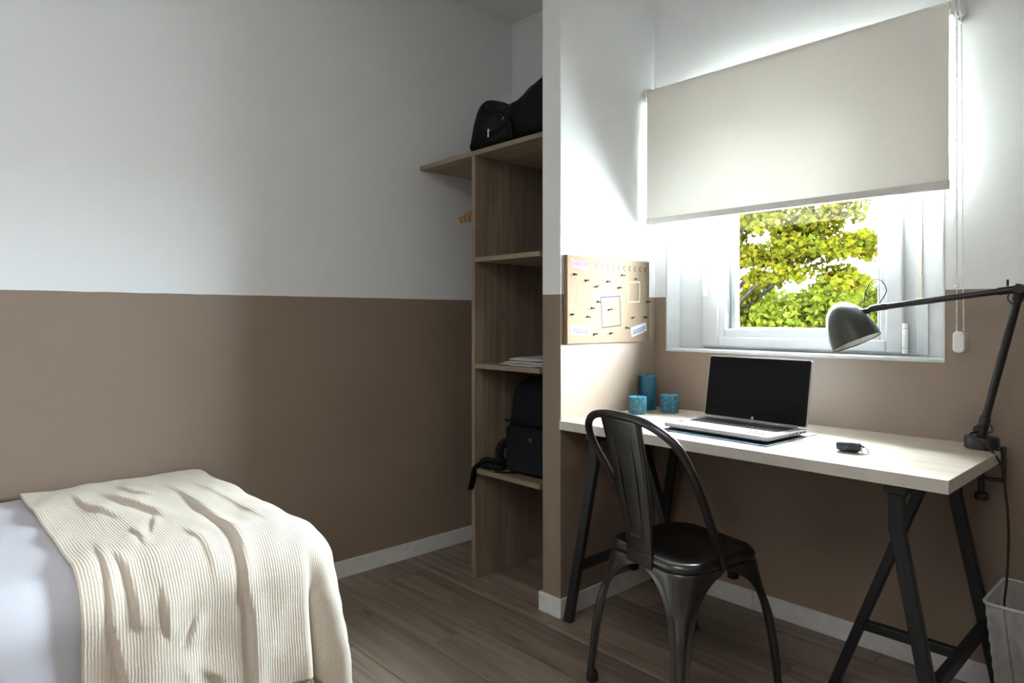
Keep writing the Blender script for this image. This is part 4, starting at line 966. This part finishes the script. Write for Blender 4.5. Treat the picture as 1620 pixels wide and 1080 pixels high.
def throw_crease(x, y):
    s = .0050*np_noise2(x*7, y*13, 3)+.0020*np_noise2(x*13+y*6, y*26, 6)
    for poly, h, wd, tr_ in CR:
        wd = wd*.75; h = h*.62; n = len(poly)-1
        best = np.full(x.shape, 9.0); sd = np.zeros(x.shape); tt = np.zeros(x.shape)
        for k in range(n):
            a, b = poly[k], poly[k+1]; dd = b-a; L = dd@dd
            t = np.clip(((x-a[0])*dd[0]+(y-a[1])*dd[1])/L, 0, 1); qx = x-(a[0]+dd[0]*t); qy = y-(a[1]+dd[1]*t); r_ = np.hypot(qx, qy)
            m = r_ < best; best = np.where(m, r_, best); sd = np.where(m, np.sign(dd[0]*qy-dd[1]*qx), sd); tt = np.where(m, (k+t)/n, tt)
        fade = np.clip(np.minimum(tt*2.6, (1-tt)*2.6+(.9 if n > 4 else 0)), 0, 1); fade = fade*fade*(3-2*fade)
        w_ = np.where(sd > 0, wd*3.4, wd*.85)      # steep on one side, soft on the other: a laid-over pleat
        s = s+fade*(h*np.exp(-(best/w_)**2)-np.where(sd < 0, h*tr_*np.exp(-((best-wd*2.0)/(wd*1.6))**2), 0))
    return s
def throw_folds(a, hang, x, y):
    f = min(1, hang/.28)
    g = .050*math.exp(-((a-.62)/.20)**2)-.028*math.exp(-((a-.24)/.17)**2)-.030*math.exp(-((a-1.02)/.16)**2)+.030*math.exp(-((a-1.36)/.13)**2)
    side = .012*math.sin((y-.30)*17.0)+.008*math.sin((y)*31+1.0)
    w_ = max(0, 1-a/.2); ff = max(0., min(1., (a-1.4)/.17))
    return f*(g*(1-w_*.8)*(1-ff*.8)+side*w_+ff*.016*math.sin(x*19+.5))
th = root('knitted_throw', 'cream ribbed knitted throw draped over the foot of the bed', 'throw', (-2.0, .6, BZ))
cloth('throw_cloth', BXW+.006, EX+REB*PI/2+.25, .288, EY+REB*PI/2+.24, 330, 270, .022, REB, throw_folds, throw_crease, M_throw, .06, .10, .005, th)
# fringe along the lower hem near the foot corner
mb = MB(); R = random.Random(12)
XM = EX+REB*PI/2+.25; YM = EY+REB*PI/2+.24
def hem(xf, yf, dxf, dyf):
    p, nrm, t, hang = drape(xf, yf, .022, REB, throw_folds, .06, .10)
    p = p+nrm*.003; d1 = Vector((R.uniform(-.006, .006), R.uniform(-.006, .006), -.022)); d2 = d1+Vector((R.uniform(-.008, .008), R.uniform(-.008, .008), -.022))
    mb.tube([p, p+d1, p+d2], [.0016, .0014, .0008], 4)
k = .29
while k < YM: hem(XM, k, 0, 1); k += .0042
k = BXW+.02
while k < XM: hem(k, YM, 1, 0); k += .0042
fr = mb.build('fringe', mat('fringe_yarn', (.55, .46, .32), .9), th); fr['kind'] = 'stuff'
